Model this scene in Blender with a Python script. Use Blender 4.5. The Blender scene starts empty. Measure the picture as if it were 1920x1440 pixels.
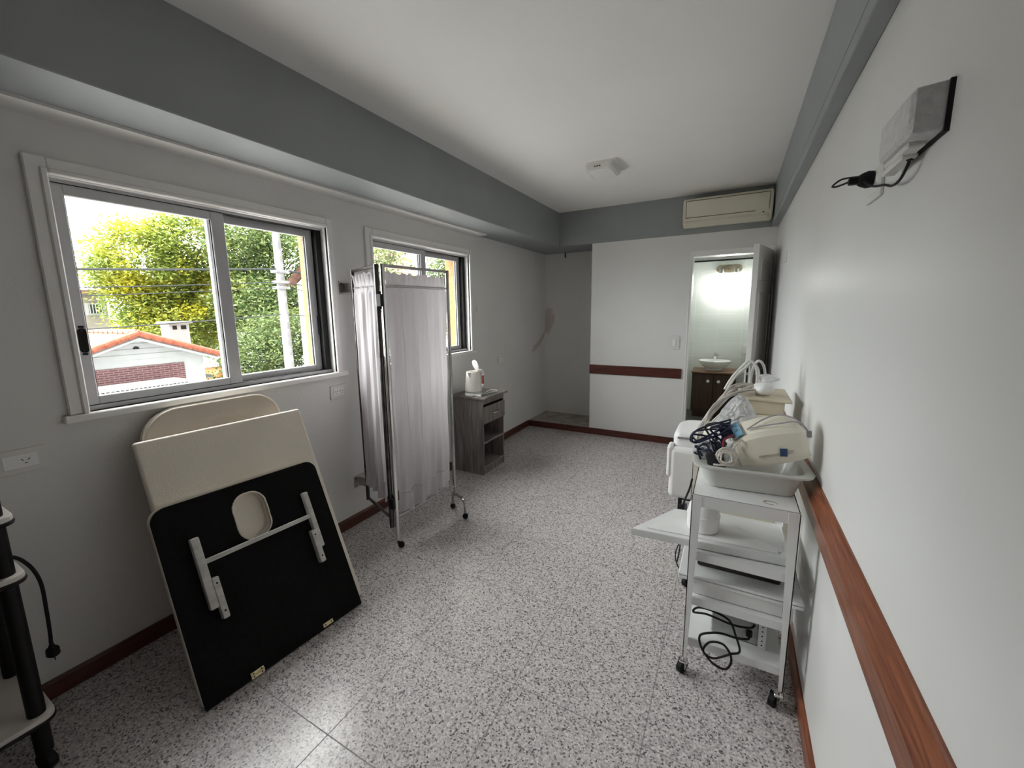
import bpy, bmesh, math, random
from mathutils import Vector, Matrix, Euler
C = bpy.context.scene.collection
scn = bpy.context.scene
PI = math.pi
R = math.radians
random.seed(11)

# ------------------------------------------------------------------ camera
cam_data = bpy.data.cameras.new('camera')
cam = bpy.data.objects.new('camera', cam_data)
C.objects.link(cam)
scn.camera = cam
cam_data.sensor_fit = 'HORIZONTAL'
cam_data.sensor_width = 36.0
cam_data.lens = 770.94 / 1920 * 36.0
cam_data.shift_x = 13.1 / 1920
cam_data.shift_y = -13.64 / 1920
cam_data.clip_start = 0.05
cam_data.clip_end = 400
YAW, PITCH, ROLL = 0.506, -0.1588, -0.0157
_f = Vector((-math.sin(YAW) * math.cos(PITCH), math.cos(YAW) * math.cos(PITCH), math.sin(PITCH)))
_r0 = Vector((math.cos(YAW), math.sin(YAW), 0))
_u0 = _r0.cross(_f)
_r = _r0 * math.cos(ROLL) + _u0 * math.sin(ROLL)
_u = -_r0 * math.sin(ROLL) + _u0 * math.cos(ROLL)
cam.matrix_world = Matrix(((_r.x, _u.x, -_f.x, 2.2182), (_r.y, _u.y, -_f.y, 0.0), (_r.z, _u.z, -_f.z, 1.45), (0, 0, 0, 1)))

# ------------------------------------------------------------------ view, sky
scn.view_settings.view_transform = 'Standard'
scn.view_settings.look = 'None'
scn.view_settings.gamma = 1.0
scn.view_settings.use_curve_mapping = False
scn.view_settings.exposure = 2.80
try:
    scn.cycles.use_denoising = True
    scn.cycles.max_bounces = 14
    scn.cycles.diffuse_bounces = 8
    scn.cycles.transparent_max_bounces = 16
    scn.cycles.sample_clamp_indirect = 8.0
except Exception:
    pass
world = bpy.data.worlds.new('overcast_sky')
scn.world = world
world.use_nodes = True
wn = world.node_tree
wn.nodes.clear()
wo = wn.nodes.new('ShaderNodeOutputWorld')
wb = wn.nodes.new('ShaderNodeBackground')
wtc = wn.nodes.new('ShaderNodeTexCoord')
wsep = wn.nodes.new('ShaderNodeSeparateXYZ')
wramp = wn.nodes.new('ShaderNodeValToRGB')
wramp.color_ramp.elements[0].position = 0.0
wramp.color_ramp.elements[0].color = (0.80, 0.83, 0.86, 1)
wramp.color_ramp.elements[1].position = 0.7
wramp.color_ramp.elements[1].color = (1.0, 1.0, 1.0, 1)
wn.links.new(wtc.outputs['Generated'], wsep.inputs[0])
wn.links.new(wsep.outputs['Z'], wramp.inputs[0])
wn.links.new(wramp.outputs[0], wb.inputs['Color'])
wdot = wn.nodes.new('ShaderNodeVectorMath')
wdot.operation = 'DOT_PRODUCT'
wdot.inputs[1].default_value = (-.68, -.32, .66)      # brighter cloud over the street side, dull behind the building
wn.links.new(wtc.outputs['Generated'], wdot.inputs[0])
wmr = wn.nodes.new('ShaderNodeMapRange')
wmr.inputs['From Min'].default_value = -.15
wmr.inputs['From Max'].default_value = 1.0
wmr.inputs['To Min'].default_value = .16
wmr.inputs['To Max'].default_value = 3.9
wn.links.new(wdot.outputs['Value'], wmr.inputs['Value'])
wn.links.new(wmr.outputs[0], wb.inputs['Strength'])
wn.links.new(wb.outputs[0], wo.inputs['Surface'])


def portal(y0, y1, z0, z1):
    l = bpy.data.lights.new('window_portal', 'AREA')
    l.shape = 'RECTANGLE'
    l.size = z1 - z0
    l.size_y = y1 - y0
    l.cycles.is_portal = True
    o = bpy.data.objects.new('window_portal', l)
    C.objects.link(o)
    o.location = (-0.26, (y0 + y1) / 2, (z0 + z1) / 2)
    o.rotation_euler = (0, R(-90), 0)


W1 = (0.591, 1.763)
W2 = (2.1275, 3.3136)
WZ = (1.079, 1.965)
portal(W1[0], W1[1], *WZ)
portal(W2[0], W2[1], *WZ)


# ------------------------------------------------------------------ materials
def mat(name, color=(.8, .8, .8), rough=.5, metal=0.0, spec=.5, **k):
    m = bpy.data.materials.new(name)
    m.use_nodes = True
    b = m.node_tree.nodes['Principled BSDF']
    b.inputs['Base Color'].default_value = (*color, 1)
    b.inputs['Roughness'].default_value = rough
    b.inputs['Metallic'].default_value = metal
    b.inputs['Specular IOR Level'].default_value = spec
    if 'coat' in k:
        b.inputs['Coat Weight'].default_value = k['coat']
    if 'trans' in k:
        b.inputs['Transmission Weight'].default_value = k['trans']
    if 'alpha' in k:
        b.inputs['Alpha'].default_value = k['alpha']
    if 'sheen' in k:
        b.inputs['Sheen Weight'].default_value = k['sheen']
    return m


def N(m, t, **k):
    n = m.node_tree.nodes.new(t)
    for a, v in k.items():
        setattr(n, a, v)
    return n


def LK(m, a, b):
    m.node_tree.links.new(a, b)


def bsdf(m):
    return m.node_tree.nodes['Principled BSDF']


def noisy(name, c1, c2, scale=8.0, detail=4.0, rough=.5, stretch=(1, 1, 1), bump=0.0, bscale=None, metal=0.0, spec=.5, lo=.35, hi=.65, **k):
    """two-tone noise paint with optional fine bump"""
    m = mat(name, c1, rough, metal, spec, **k)
    tc = N(m, 'ShaderNodeTexCoord')
    mp = N(m, 'ShaderNodeMapping')
    mp.inputs['Scale'].default_value = stretch
    LK(m, tc.outputs['Object'], mp.inputs[0])
    no = N(m, 'ShaderNodeTexNoise')
    no.inputs['Scale'].default_value = scale
    no.inputs['Detail'].default_value = detail
    LK(m, mp.outputs[0], no.inputs['Vector'])
    cr = N(m, 'ShaderNodeValToRGB')
    cr.color_ramp.elements[0].position = lo
    cr.color_ramp.elements[0].color = (*c1, 1)
    cr.color_ramp.elements[1].position = hi
    cr.color_ramp.elements[1].color = (*c2, 1)
    LK(m, no.outputs['Fac'], cr.inputs[0])
    LK(m, cr.outputs[0], bsdf(m).inputs['Base Color'])
    if bump:
        n2 = N(m, 'ShaderNodeTexNoise')
        n2.inputs['Scale'].default_value = bscale or scale * 8
        n2.inputs['Detail'].default_value = 3
        LK(m, tc.outputs['Object'], n2.inputs['Vector'])
        bp = N(m, 'ShaderNodeBump')
        bp.inputs['Strength'].default_value = bump
        bp.inputs['Distance'].default_value = 0.004
        LK(m, n2.outputs['Fac'], bp.inputs['Height'])
        LK(m, bp.outputs[0], bsdf(m).inputs['Normal'])
    return m


def math_n(m, op, a, b=None, c=None):
    n = N(m, 'ShaderNodeMath', operation=op)
    for i, v in enumerate((a, b, c)):
        if v is None:
            continue
        if isinstance(v, (int, float)):
            n.inputs[i].default_value = v
        else:
            LK(m, v, n.inputs[i])
    return n.outputs[0]


def mixc(m, fac, a, b):
    n = N(m, 'ShaderNodeMix', data_type='RGBA')
    LK(m, fac, n.inputs[0])
    for i, v in ((6, a), (7, b)):
        if isinstance(v, tuple):
            n.inputs[i].default_value = (*v, 1)
        else:
            LK(m, v, n.inputs[i])
    return n.outputs[2]


M = {}
WALLC = ((.70, .695, .68), (.72, .715, .70))
M['wall'] = noisy('white_wall_paint', *WALLC, scale=2.5, rough=.55, bump=.25, bscale=55, spec=.35)
M['wall_satin'] = noisy('white_satin_wall_paint', *WALLC, scale=2.0, rough=.42, bump=.06, bscale=30, spec=.3)
M['ceiling'] = noisy('matte_ceiling_paint', (.85, .84, .825), (.87, .86, .845), scale=1.5, rough=.9, bump=.1, bscale=70, spec=.2)
M['grey'] = noisy('grey_beam_paint', (.27, .288, .292), (.29, .308, .312), scale=3, rough=.5, bump=.2, bscale=40, spec=.4)
M['trimwhite'] = noisy('white_gloss_trim', (.78, .77, .75), (.82, .81, .79), scale=6, rough=.3, bump=.1, bscale=60)
M['alu'] = noisy('white_aluminium', (.44, .44, .45), (.48, .48, .49), scale=9, rough=.35)
M['black'] = mat('black_rubber', (.006, .006, .006), .6, 0, .3)
M['blackgloss'] = noisy('black_painted_metal', (.005, .005, .005), (.009, .008, .008), scale=20, rough=.5, spec=.25)
M['stucco'] = noisy('orange_stucco', (.25, .115, .045), (.31, .155, .065), scale=40, rough=.9, bump=.6, bscale=120)
M['chrome'] = noisy('chrome', (.72, .72, .72), (.78, .78, .78), scale=30, rough=.16, metal=1.0)
M['steel'] = noisy('worn_steel', (.42, .41, .39), (.55, .54, .52), scale=14, rough=.32, metal=1.0)
M['whitemetal'] = noisy('white_enamel_metal', (.74, .75, .74), (.80, .81, .80), scale=7, rough=.38, bump=.05, bscale=60)
M['cream'] = noisy('cream_plastic', (.74, .70, .58), (.78, .74, .63), scale=8, rough=.38)
M['beige'] = noisy('beige_plastic', (.62, .55, .40), (.66, .59, .44), scale=6, rough=.45)
M['acwhite'] = noisy('yellowed_white_plastic', (.66, .62, .50), (.70, .66, .55), scale=4, rough=.4)
M['white'] = noisy('white_plastic', (.80, .80, .79), (.84, .84, .83), scale=6, rough=.3)
M['leather'] = noisy('white_vinyl', (.80, .80, .80), (.84, .84, .84), scale=5, rough=.42, bump=.35, bscale=130)
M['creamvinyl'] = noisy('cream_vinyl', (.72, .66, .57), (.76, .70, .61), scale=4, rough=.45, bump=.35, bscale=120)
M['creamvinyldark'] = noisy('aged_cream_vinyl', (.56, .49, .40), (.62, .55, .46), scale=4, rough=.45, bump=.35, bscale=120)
M['blackboard'] = noisy('black_fibre_board', (.006, .006, .006), (.010, .009, .009), scale=60, rough=.9, bump=.2, bscale=300, spec=.15)
M['greywood'] = noisy('painted_pale_wood', (.50, .49, .46), (.62, .61, .58), scale=14, rough=.6, stretch=(1, 1, 4), bump=.25, bscale=90)
M['brass'] = noisy('brass', (.62, .52, .30), (.72, .62, .40), scale=30, rough=.35, metal=.8)
M['navy'] = noisy('navy_cable_rubber', (.008, .010, .035), (.012, .016, .05), scale=30, rough=.4)
M['cablegrey'] = noisy('beige_grey_cable', (.60, .56, .50), (.68, .64, .58), scale=10, rough=.45)
M['cablelilac'] = noisy('lilac_grey_cable', (.36, .33, .36), (.44, .41, .44), scale=10, rough=.45)
M['bluepanel'] = noisy('blue_panel', (.16, .36, .52), (.24, .46, .62), scale=60, rough=.4)
M['bluelabel'] = noisy('dark_blue_label', (.02, .05, .14), (.03, .07, .18), scale=40, rough=.4)
M['red'] = mat('red_lead', (.25, .02, .03), .4)
M['ceramic'] = noisy('white_ceramic', (.82, .84, .82), (.85, .87, .85), scale=3, rough=.12, coat=.3)
M['door'] = noisy('white_door_paint', (.62, .61, .59), (.66, .65, .63), scale=5, rough=.4, bump=.1, bscale=60)
M['slate'] = noisy('dark_grey_tile', (.12, .125, .12), (.17, .175, .17), scale=10, rough=.4)
M['wirelight'] = mat('old_white_switch_plastic', (.70, .69, .66), .4)
M['concrete'] = noisy('bare_concrete', (.24, .22, .19), (.42, .39, .35), scale=9, detail=8, rough=.95, bump=.6, bscale=60)


def wood(name, c1, c2, stretch, rough=.35, scale=10.0, spec=.5):
    m = mat(name, c1, rough, 0, spec)
    tc = N(m, 'ShaderNodeTexCoord')
    mp = N(m, 'ShaderNodeMapping')
    mp.inputs['Scale'].default_value = stretch
    LK(m, tc.outputs['Object'], mp.inputs[0])
    n1 = N(m, 'ShaderNodeTexNoise')
    n1.inputs['Scale'].default_value = scale
    n1.inputs['Detail'].default_value = 8
    n1.inputs['Distortion'].default_value = 1.2
    LK(m, mp.outputs[0], n1.inputs['Vector'])
    cr = N(m, 'ShaderNodeValToRGB')
    cr.color_ramp.elements[0].position = .33
    cr.color_ramp.elements[0].color = (*c1, 1)
    cr.color_ramp.elements[1].position = .68
    cr.color_ramp.elements[1].color = (*c2, 1)
    LK(m, n1.outputs['Fac'], cr.inputs[0])
    LK(m, cr.outputs[0], bsdf(m).inputs['Base Color'])
    bp = N(m, 'ShaderNodeBump')
    bp.inputs['Strength'].default_value = .12
    bp.inputs['Distance'].default_value = .003
    LK(m, n1.outputs['Fac'], bp.inputs['Height'])
    LK(m, bp.outputs[0], bsdf(m).inputs['Normal'])
    return m


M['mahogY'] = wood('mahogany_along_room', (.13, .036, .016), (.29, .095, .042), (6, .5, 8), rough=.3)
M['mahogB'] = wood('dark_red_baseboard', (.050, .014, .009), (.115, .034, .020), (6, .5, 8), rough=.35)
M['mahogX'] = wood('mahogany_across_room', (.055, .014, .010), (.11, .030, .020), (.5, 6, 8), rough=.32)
M['greyoak'] = wood('grey_oak_laminate', (.10, .085, .078), (.25, .225, .21), (7, 7, .45), rough=.5, scale=6)
M['greyoakH'] = wood('grey_oak_laminate_across', (.12, .105, .098), (.27, .245, .23), (7, .45, 7), rough=.45, scale=6)
M['darkwood'] = wood('dark_walnut', (.035, .016, .010), (.085, .040, .024), (8, 8, .6), rough=.4, scale=7)
M['walnuttop'] = wood('walnut_top', (.17, .085, .04), (.28, .15, .075), (.6, 8, 8), rough=.3, scale=6)


def floor_mat():
    m = mat('speckled_grey_floor_tile', (.4, .4, .4), .27, 0, .5)
    tc = N(m, 'ShaderNodeTexCoord')
    v1 = N(m, 'ShaderNodeTexVoronoi')
    v1.inputs['Scale'].default_value = 180
    v1.inputs['Randomness'].default_value = 1
    LK(m, tc.outputs['Object'], v1.inputs['Vector'])
    sep = N(m, 'ShaderNodeSeparateColor')
    LK(m, v1.outputs['Color'], sep.inputs[0])
    cr = N(m, 'ShaderNodeValToRGB')
    e = cr.color_ramp.elements
    e[0].position = 0
    e[0].color = (.11, .105, .107, 1)
    e[1].position = 1
    e[1].color = (.74, .72, .71, 1)
    for p, c in ((.10, (.20, .185, .187)), (.20, (.42, .39, .39)), (.50, (.56, .53, .525)), (.80, (.64, .61, .60))):
        x = e.new(p)
        x.color = (*c, 1)
    LK(m, sep.outputs[0], cr.inputs[0])
    n2 = N(m, 'ShaderNodeTexNoise')
    n2.inputs['Scale'].default_value = 95
    n2.inputs['Detail'].default_value = 3
    LK(m, tc.outputs['Object'], n2.inputs['Vector'])
    cr2 = N(m, 'ShaderNodeValToRGB')
    cr2.color_ramp.elements[0].position = .36
    cr2.color_ramp.elements[0].color = (.40, .37, .37, 1)
    cr2.color_ramp.elements[1].position = .58
    cr2.color_ramp.elements[1].color = (1, 1, 1, 1)
    LK(m, n2.outputs['Fac'], cr2.inputs[0])
    mul = N(m, 'ShaderNodeMix', data_type='RGBA', blend_type='MULTIPLY')
    mul.inputs[0].default_value = .42
    LK(m, cr.outputs[0], mul.inputs[6])
    LK(m, cr2.outputs[0], mul.inputs[7])
    sx = N(m, 'ShaderNodeSeparateXYZ')
    LK(m, tc.outputs['Object'], sx.inputs[0])

    def grout(o, off, s):
        a = math_n(m, 'SUBTRACT', o, off)
        a = math_n(m, 'DIVIDE', a, s)
        a = math_n(m, 'ADD', a, 100.5)
        a = math_n(m, 'FRACT', a)
        a = math_n(m, 'SUBTRACT', a, .5)
        a = math_n(m, 'ABSOLUTE', a)
        return math_n(m, 'LESS_THAN', a, .0020 / s)
    g = math_n(m, 'MAXIMUM', grout(sx.outputs[0], 1.069, .484), grout(sx.outputs[1], .758, .479))
    col = mixc(m, math_n(m, 'MULTIPLY', g, .75), mul.outputs[2], (.16, .15, .15))
    LK(m, col, bsdf(m).inputs['Base Color'])
    LK(m, math_n(m, 'MULTIPLY_ADD', g, .4, .25), bsdf(m).inputs['Roughness'])
    bp = N(m, 'ShaderNodeBump')
    bp.inputs['Strength'].default_value = .35
    bp.inputs['Distance'].default_value = .0012
    n3 = N(m, 'ShaderNodeTexNoise')
    n3.inputs['Scale'].default_value = 180
    LK(m, tc.outputs['Object'], n3.inputs['Vector'])
    h = math_n(m, 'SUBTRACT', math_n(m, 'MULTIPLY', n3.outputs['Fac'], .12), g)
    LK(m, h, bp.inputs['Height'])
    LK(m, bp.outputs[0], bsdf(m).inputs['Normal'])
    return m


M['floor'] = floor_mat()


def tile_mat():
    """white bathroom tiles 29.5 x 19.5 cm with pale grout; one grey row on top"""
    m = mat('white_bathroom_tile', (.8, .82, .8), .15, 0, .5)
    tc = N(m, 'ShaderNodeTexCoord')
    mp = N(m, 'ShaderNodeMapping')
    mp.inputs['Rotation'].default_value = (R(90), 0, 0)
    sx = N(m, 'ShaderNodeSeparateXYZ')
    LK(m, tc.outputs['Object'], sx.inputs[0])
    cmb = N(m, 'ShaderNodeCombineXYZ')
    LK(m, math_n(m, 'ADD', sx.outputs[0], sx.outputs[1]), cmb.inputs[0])
    LK(m, sx.outputs[2], cmb.inputs[1])
    br = N(m, 'ShaderNodeTexBrick')
    br.offset = 0.0
    br.squash = 1.0
    br.inputs['Scale'].default_value = 1
    br.inputs['Brick Width'].default_value = .29
    br.inputs['Row Height'].default_value = .195
    br.inputs['Mortar Size'].default_value = .004
    br.inputs['Color1'].default_value = (.78, .82, .79, 1)
    br.inputs['Color2'].default_value = (.76, .80, .77, 1)
    br.inputs['Mortar'].default_value = (.88, .90, .87, 1)
    LK(m, cmb.outputs[0], br.inputs['Vector'])
    LK(m, br.outputs['Color'], bsdf(m).inputs['Base Color'])
    bp = N(m, 'ShaderNodeBump')
    bp.inputs['Strength'].default_value = .6
    bp.inputs['Distance'].default_value = .003
    bp.invert = True
    LK(m, br.outputs['Fac'], bp.inputs['Height'])
    LK(m, bp.outputs[0], bsdf(m).inputs['Normal'])
    return m


M['tile'] = tile_mat()


def stain_wall(name, axis):
    """white wall with one damp patch: a rounded blot and a tail running down from it"""
    m = noisy(name, *WALLC, scale=2.5, rough=.6, bump=.25, bscale=55, spec=.3)
    base = bsdf(m).inputs['Base Color'].links[0].from_socket
    tc = N(m, 'ShaderNodeTexCoord')
    sx = N(m, 'ShaderNodeSeparateXYZ')
    LK(m, tc.outputs['Object'], sx.inputs[0])
    no = N(m, 'ShaderNodeTexNoise')
    no.inputs['Scale'].default_value = 14
    LK(m, tc.outputs['Object'], no.inputs['Vector'])
    wob = math_n(m, 'MULTIPLY', math_n(m, 'SUBTRACT', no.outputs['Fac'], .5), .9)
    if axis == 'x':            # blot on the alcove wall, X from corner
        du = math_n(m, 'DIVIDE', math_n(m, 'SUBTRACT', sx.outputs[0], .02), .115)
        dz = math_n(m, 'DIVIDE', math_n(m, 'SUBTRACT', sx.outputs[2], 1.31), .17)
        d = math_n(m, 'SQRT', math_n(m, 'ADD', math_n(m, 'MULTIPLY', du, du), math_n(m, 'MULTIPLY', dz, dz)))
    else:                      # tail on the window wall, curved down and away from the corner
        t = math_n(m, 'SUBTRACT', 5.146, sx.outputs[1])
        zc = math_n(m, 'SUBTRACT', 1.22, math_n(m, 'MULTIPLY', math_n(m, 'SQRT', math_n(m, 'MAXIMUM', t, 0.0)), .42))
        dz = math_n(m, 'DIVIDE', math_n(m, 'ABSOLUTE', math_n(m, 'SUBTRACT', sx.outputs[2], zc)), .045)
        far = math_n(m, 'MAXIMUM', math_n(m, 'MULTIPLY', math_n(m, 'SUBTRACT', t, .36), 12.0), 0.0)
        d = math_n(m, 'ADD', dz, far)
    d = math_n(m, 'ADD', d, wob)
    mr = N(m, 'ShaderNodeMapRange')
    mr.inputs['From Min'].default_value = 1.08
    mr.inputs['From Max'].default_value = .78
    mr.inputs['To Min'].default_value = 0
    mr.inputs['To Max'].default_value = .62
    LK(m, d, mr.inputs['Value'])
    LK(m, mixc(m, mr.outputs[0], base, (.46, .37, .32)), bsdf(m).inputs['Base Color'])
    return m


M['stainx'] = stain_wall('alcove_wall_with_damp_blot', 'x')
M['stainy'] = stain_wall('window_wall_with_damp_tail', 'y')


def glass_mat():
    m = bpy.data.materials.new('clear_window_glass')
    m.use_nodes = True
    nt = m.node_tree
    nt.nodes.clear()
    out = nt.nodes.new('ShaderNodeOutputMaterial')
    mx = nt.nodes.new('ShaderNodeMixShader')
    tr = nt.nodes.new('ShaderNodeBsdfTransparent')
    tr.inputs[0].default_value = (.97, .98, .97, 1)
    gl = nt.nodes.new('ShaderNodeBsdfGlossy')
    gl.inputs['Roughness'].default_value = .02
    fr = nt.nodes.new('ShaderNodeFresnel')
    fr.inputs['IOR'].default_value = 1.3
    ge = nt.nodes.new('ShaderNodeNewGeometry')
    inv = nt.nodes.new('ShaderNodeMath')
    inv.operation = 'SUBTRACT'
    inv.inputs[0].default_value = 1.0
    nt.links.new(ge.outputs['Backfacing'], inv.inputs[1])
    mu = nt.nodes.new('ShaderNodeMath')
    mu.operation = 'MULTIPLY'
    nt.links.new(fr.outputs[0], mu.inputs[0])
    nt.links.new(inv.outputs[0], mu.inputs[1])
    nt.links.new(mu.outputs[0], mx.inputs[0])
    nt.links.new(tr.outputs[0], mx.inputs[1])
    nt.links.new(gl.outputs[0], mx.inputs[2])
    nt.links.new(mx.outputs[0], out.inputs[0])
    return m


M['glass'] = glass_mat()


def translucent(name, col, amount, rough=.3, alpha=1.0):
    m = mat(name, col, rough)
    nt = m.node_tree
    out = nt.nodes['Material Output']
    tl = N(m, 'ShaderNodeBsdfTranslucent')
    tl.inputs[0].default_value = (*col, 1)
    mx = N(m, 'ShaderNodeMixShader')
    mx.inputs[0].default_value = amount
    LK(m, bsdf(m).outputs[0], mx.inputs[1])
    LK(m, tl.outputs[0], mx.inputs[2])
    if alpha < 1:
        tr = N(m, 'ShaderNodeBsdfTransparent')
        m2 = N(m, 'ShaderNodeMixShader')
        m2.inputs[0].default_value = alpha
        LK(m, tr.outputs[0], m2.inputs[1])
        LK(m, mx.outputs[0], m2.inputs[2])
        LK(m, m2.outputs[0], out.inputs[0])
    else:
        LK(m, mx.outputs[0], out.inputs[0])
    return m


M['curtain'] = translucent('white_cotton_voile', (.56, .53, .545), .34, .85)
M['basin'] = translucent('milky_plastic', (.78, .78, .75), .25, .3, .93)
M['bag'] = translucent('clear_polythene', (.80, .81, .83), .2, .22, .62)
_m = M['bag']
_tc = N(_m, 'ShaderNodeTexCoord')
_v = N(_m, 'ShaderNodeTexVoronoi')
_v.inputs['Scale'].default_value = 26
_n = N(_m, 'ShaderNodeTexNoise')
_n.inputs['Scale'].default_value = 20
_n.inputs['Detail'].default_value = 2
LK(_m, _tc.outputs['Object'], _n.inputs['Vector'])
_mx = N(_m, 'ShaderNodeMix', data_type='RGBA')
_mx.inputs[0].default_value = .12
LK(_m, _tc.outputs['Object'], _mx.inputs[6])
LK(_m, _n.outputs['Color'], _mx.inputs[7])
LK(_m, _mx.outputs[2], _v.inputs['Vector'])
_b = N(_m, 'ShaderNodeBump')
_b.inputs['Strength'].default_value = .9
_b.inputs['Distance'].default_value = .03
LK(_m, _v.outputs['Distance'], _b.inputs['Height'])
LK(_m, _b.outputs[0], bsdf(_m).inputs['Normal'])


def lamp_mat(name, col, strength):
    m = mat(name, (.9, .9, .88), .4)
    bsdf(m).inputs['Emission Color'].default_value = (*col, 1)
    bsdf(m).inputs['Emission Strength'].default_value = strength
    return m


def foliage_mat(name, dark, mid, bright, yellow, ybias):
    m = mat(name, mid, .6, 0, .3)
    tc = N(m, 'ShaderNodeTexCoord')
    geo = N(m, 'ShaderNodeNewGeometry')
    cr = N(m, 'ShaderNodeValToRGB')
    e = cr.color_ramp.elements
    e[0].position = 0
    e[0].color = (*dark, 1)
    e[1].position = 1
    e[1].color = (*bright, 1)
    x = e.new(.5)
    x.color = (*mid, 1)
    LK(m, geo.outputs['Random Per Island'], cr.inputs[0])
    no = N(m, 'ShaderNodeTexNoise')
    no.inputs['Scale'].default_value = .55
    no.inputs['Detail'].default_value = 3
    LK(m, tc.outputs['Object'], no.inputs['Vector'])
    mr = N(m, 'ShaderNodeMapRange')
    mr.inputs['From Min'].default_value = ybias
    mr.inputs['From Max'].default_value = ybias + .16
    LK(m, no.outputs['Fac'], mr.inputs['Value'])
    f = math_n(m, 'MULTIPLY', mr.outputs[0], math_n(m, 'MULTIPLY_ADD', geo.outputs['Random Per Island'], .6, .4))
    LK(m, mixc(m, f, cr.outputs[0], yellow), bsdf(m).inputs['Base Color'])
    nt = m.node_tree
    tl = N(m, 'ShaderNodeBsdfTranslucent')
    LK(m, bsdf(m).inputs['Base Color'].links[0].from_socket, tl.inputs[0])
    mx = N(m, 'ShaderNodeMixShader')
    mx.inputs[0].default_value = .35
    LK(m, bsdf(m).outputs[0], mx.inputs[1])
    LK(m, tl.outputs[0], mx.inputs[2])
    LK(m, mx.outputs[0], nt.nodes['Material Output'].inputs[0])
    return m


M['leafyellow'] = foliage_mat('yellow_green_leaves', (.10, .155, .03), (.235, .305, .06), (.39, .43, .10), (.62, .55, .04), .47)
M['leafgreen'] = foliage_mat('green_leaves', (.07, .125, .05), (.165, .235, .085), (.30, .35, .13), (.42, .44, .08), .55)
M['leafpale'] = foliage_mat('pale_green_leaves', (.05, .085, .03), (.115, .165, .055), (.20, .245, .09), (.26, .29, .06), .56)
M['bark'] = noisy('grey_bark', (.10, .085, .07), (.20, .17, .14), scale=6, rough=.95, bump=.8, bscale=30)
M['housewhite'] = noisy('white_house_render', (.36, .375, .375), (.40, .415, .415), scale=2, rough=.9)
M['housebeige'] = noisy('beige_house_render', (.30, .27, .235), (.35, .315, .28), scale=2, rough=.9)
M['terracotta'] = noisy('terracotta_tile', (.24, .060, .030), (.33, .10, .055), scale=9, rough=.8, bump=.4, bscale=40)
M['terracottapale'] = noisy('weathered_terracotta_tile', (.16, .080, .060), (.23, .130, .100), scale=5, rough=.85, bump=.4, bscale=30)
M['pole'] = noisy('pale_concrete_pole', (.20, .20, .205), (.30, .30, .305), scale=4, rough=.9)
M['cable'] = mat('grey_overhead_cable', (.05, .055, .055), .8, 0, .2)
M['asphalt'] = noisy('grey_street', (.34, .34, .33), (.42, .42, .41), scale=3, rough=.9)
M['carpaint'] = mat('orange_car_paint', (.55, .2, .08), .3)
M['cardark'] = mat('dark_car_glass', (.05, .06, .07), .15)


def brick_mat(name, a, b, mortar, bw, rh):
    m = mat(name, a, .85)
    tc = N(m, 'ShaderNodeTexCoord')
    sx = N(m, 'ShaderNodeSeparateXYZ')
    LK(m, tc.outputs['Object'], sx.inputs[0])
    cmb = N(m, 'ShaderNodeCombineXYZ')
    LK(m, math_n(m, 'ADD', sx.outputs[0], sx.outputs[1]), cmb.inputs[0])
    LK(m, sx.outputs[2], cmb.inputs[1])
    br = N(m, 'ShaderNodeTexBrick')
    br.inputs['Scale'].default_value = 1
    br.inputs['Brick Width'].default_value = bw
    br.inputs['Row Height'].default_value = rh
    br.inputs['Mortar Size'].default_value = .012
    br.inputs['Color1'].default_value = (*a, 1)
    br.inputs['Color2'].default_value = (*b, 1)
    br.inputs['Mortar'].default_value = (*mortar, 1)
    LK(m, cmb.outputs[0], br.inputs['Vector'])
    LK(m, br.outputs['Color'], bsdf(m).inputs['Base Color'])
    return m


M['brick'] = brick_mat('purple_brown_brick', (.085, .035, .04), (.14, .058, .062), (.22, .15, .15), .26, .075)


# ------------------------------------------------------------------ mesh helpers
ORG = {}


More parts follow.
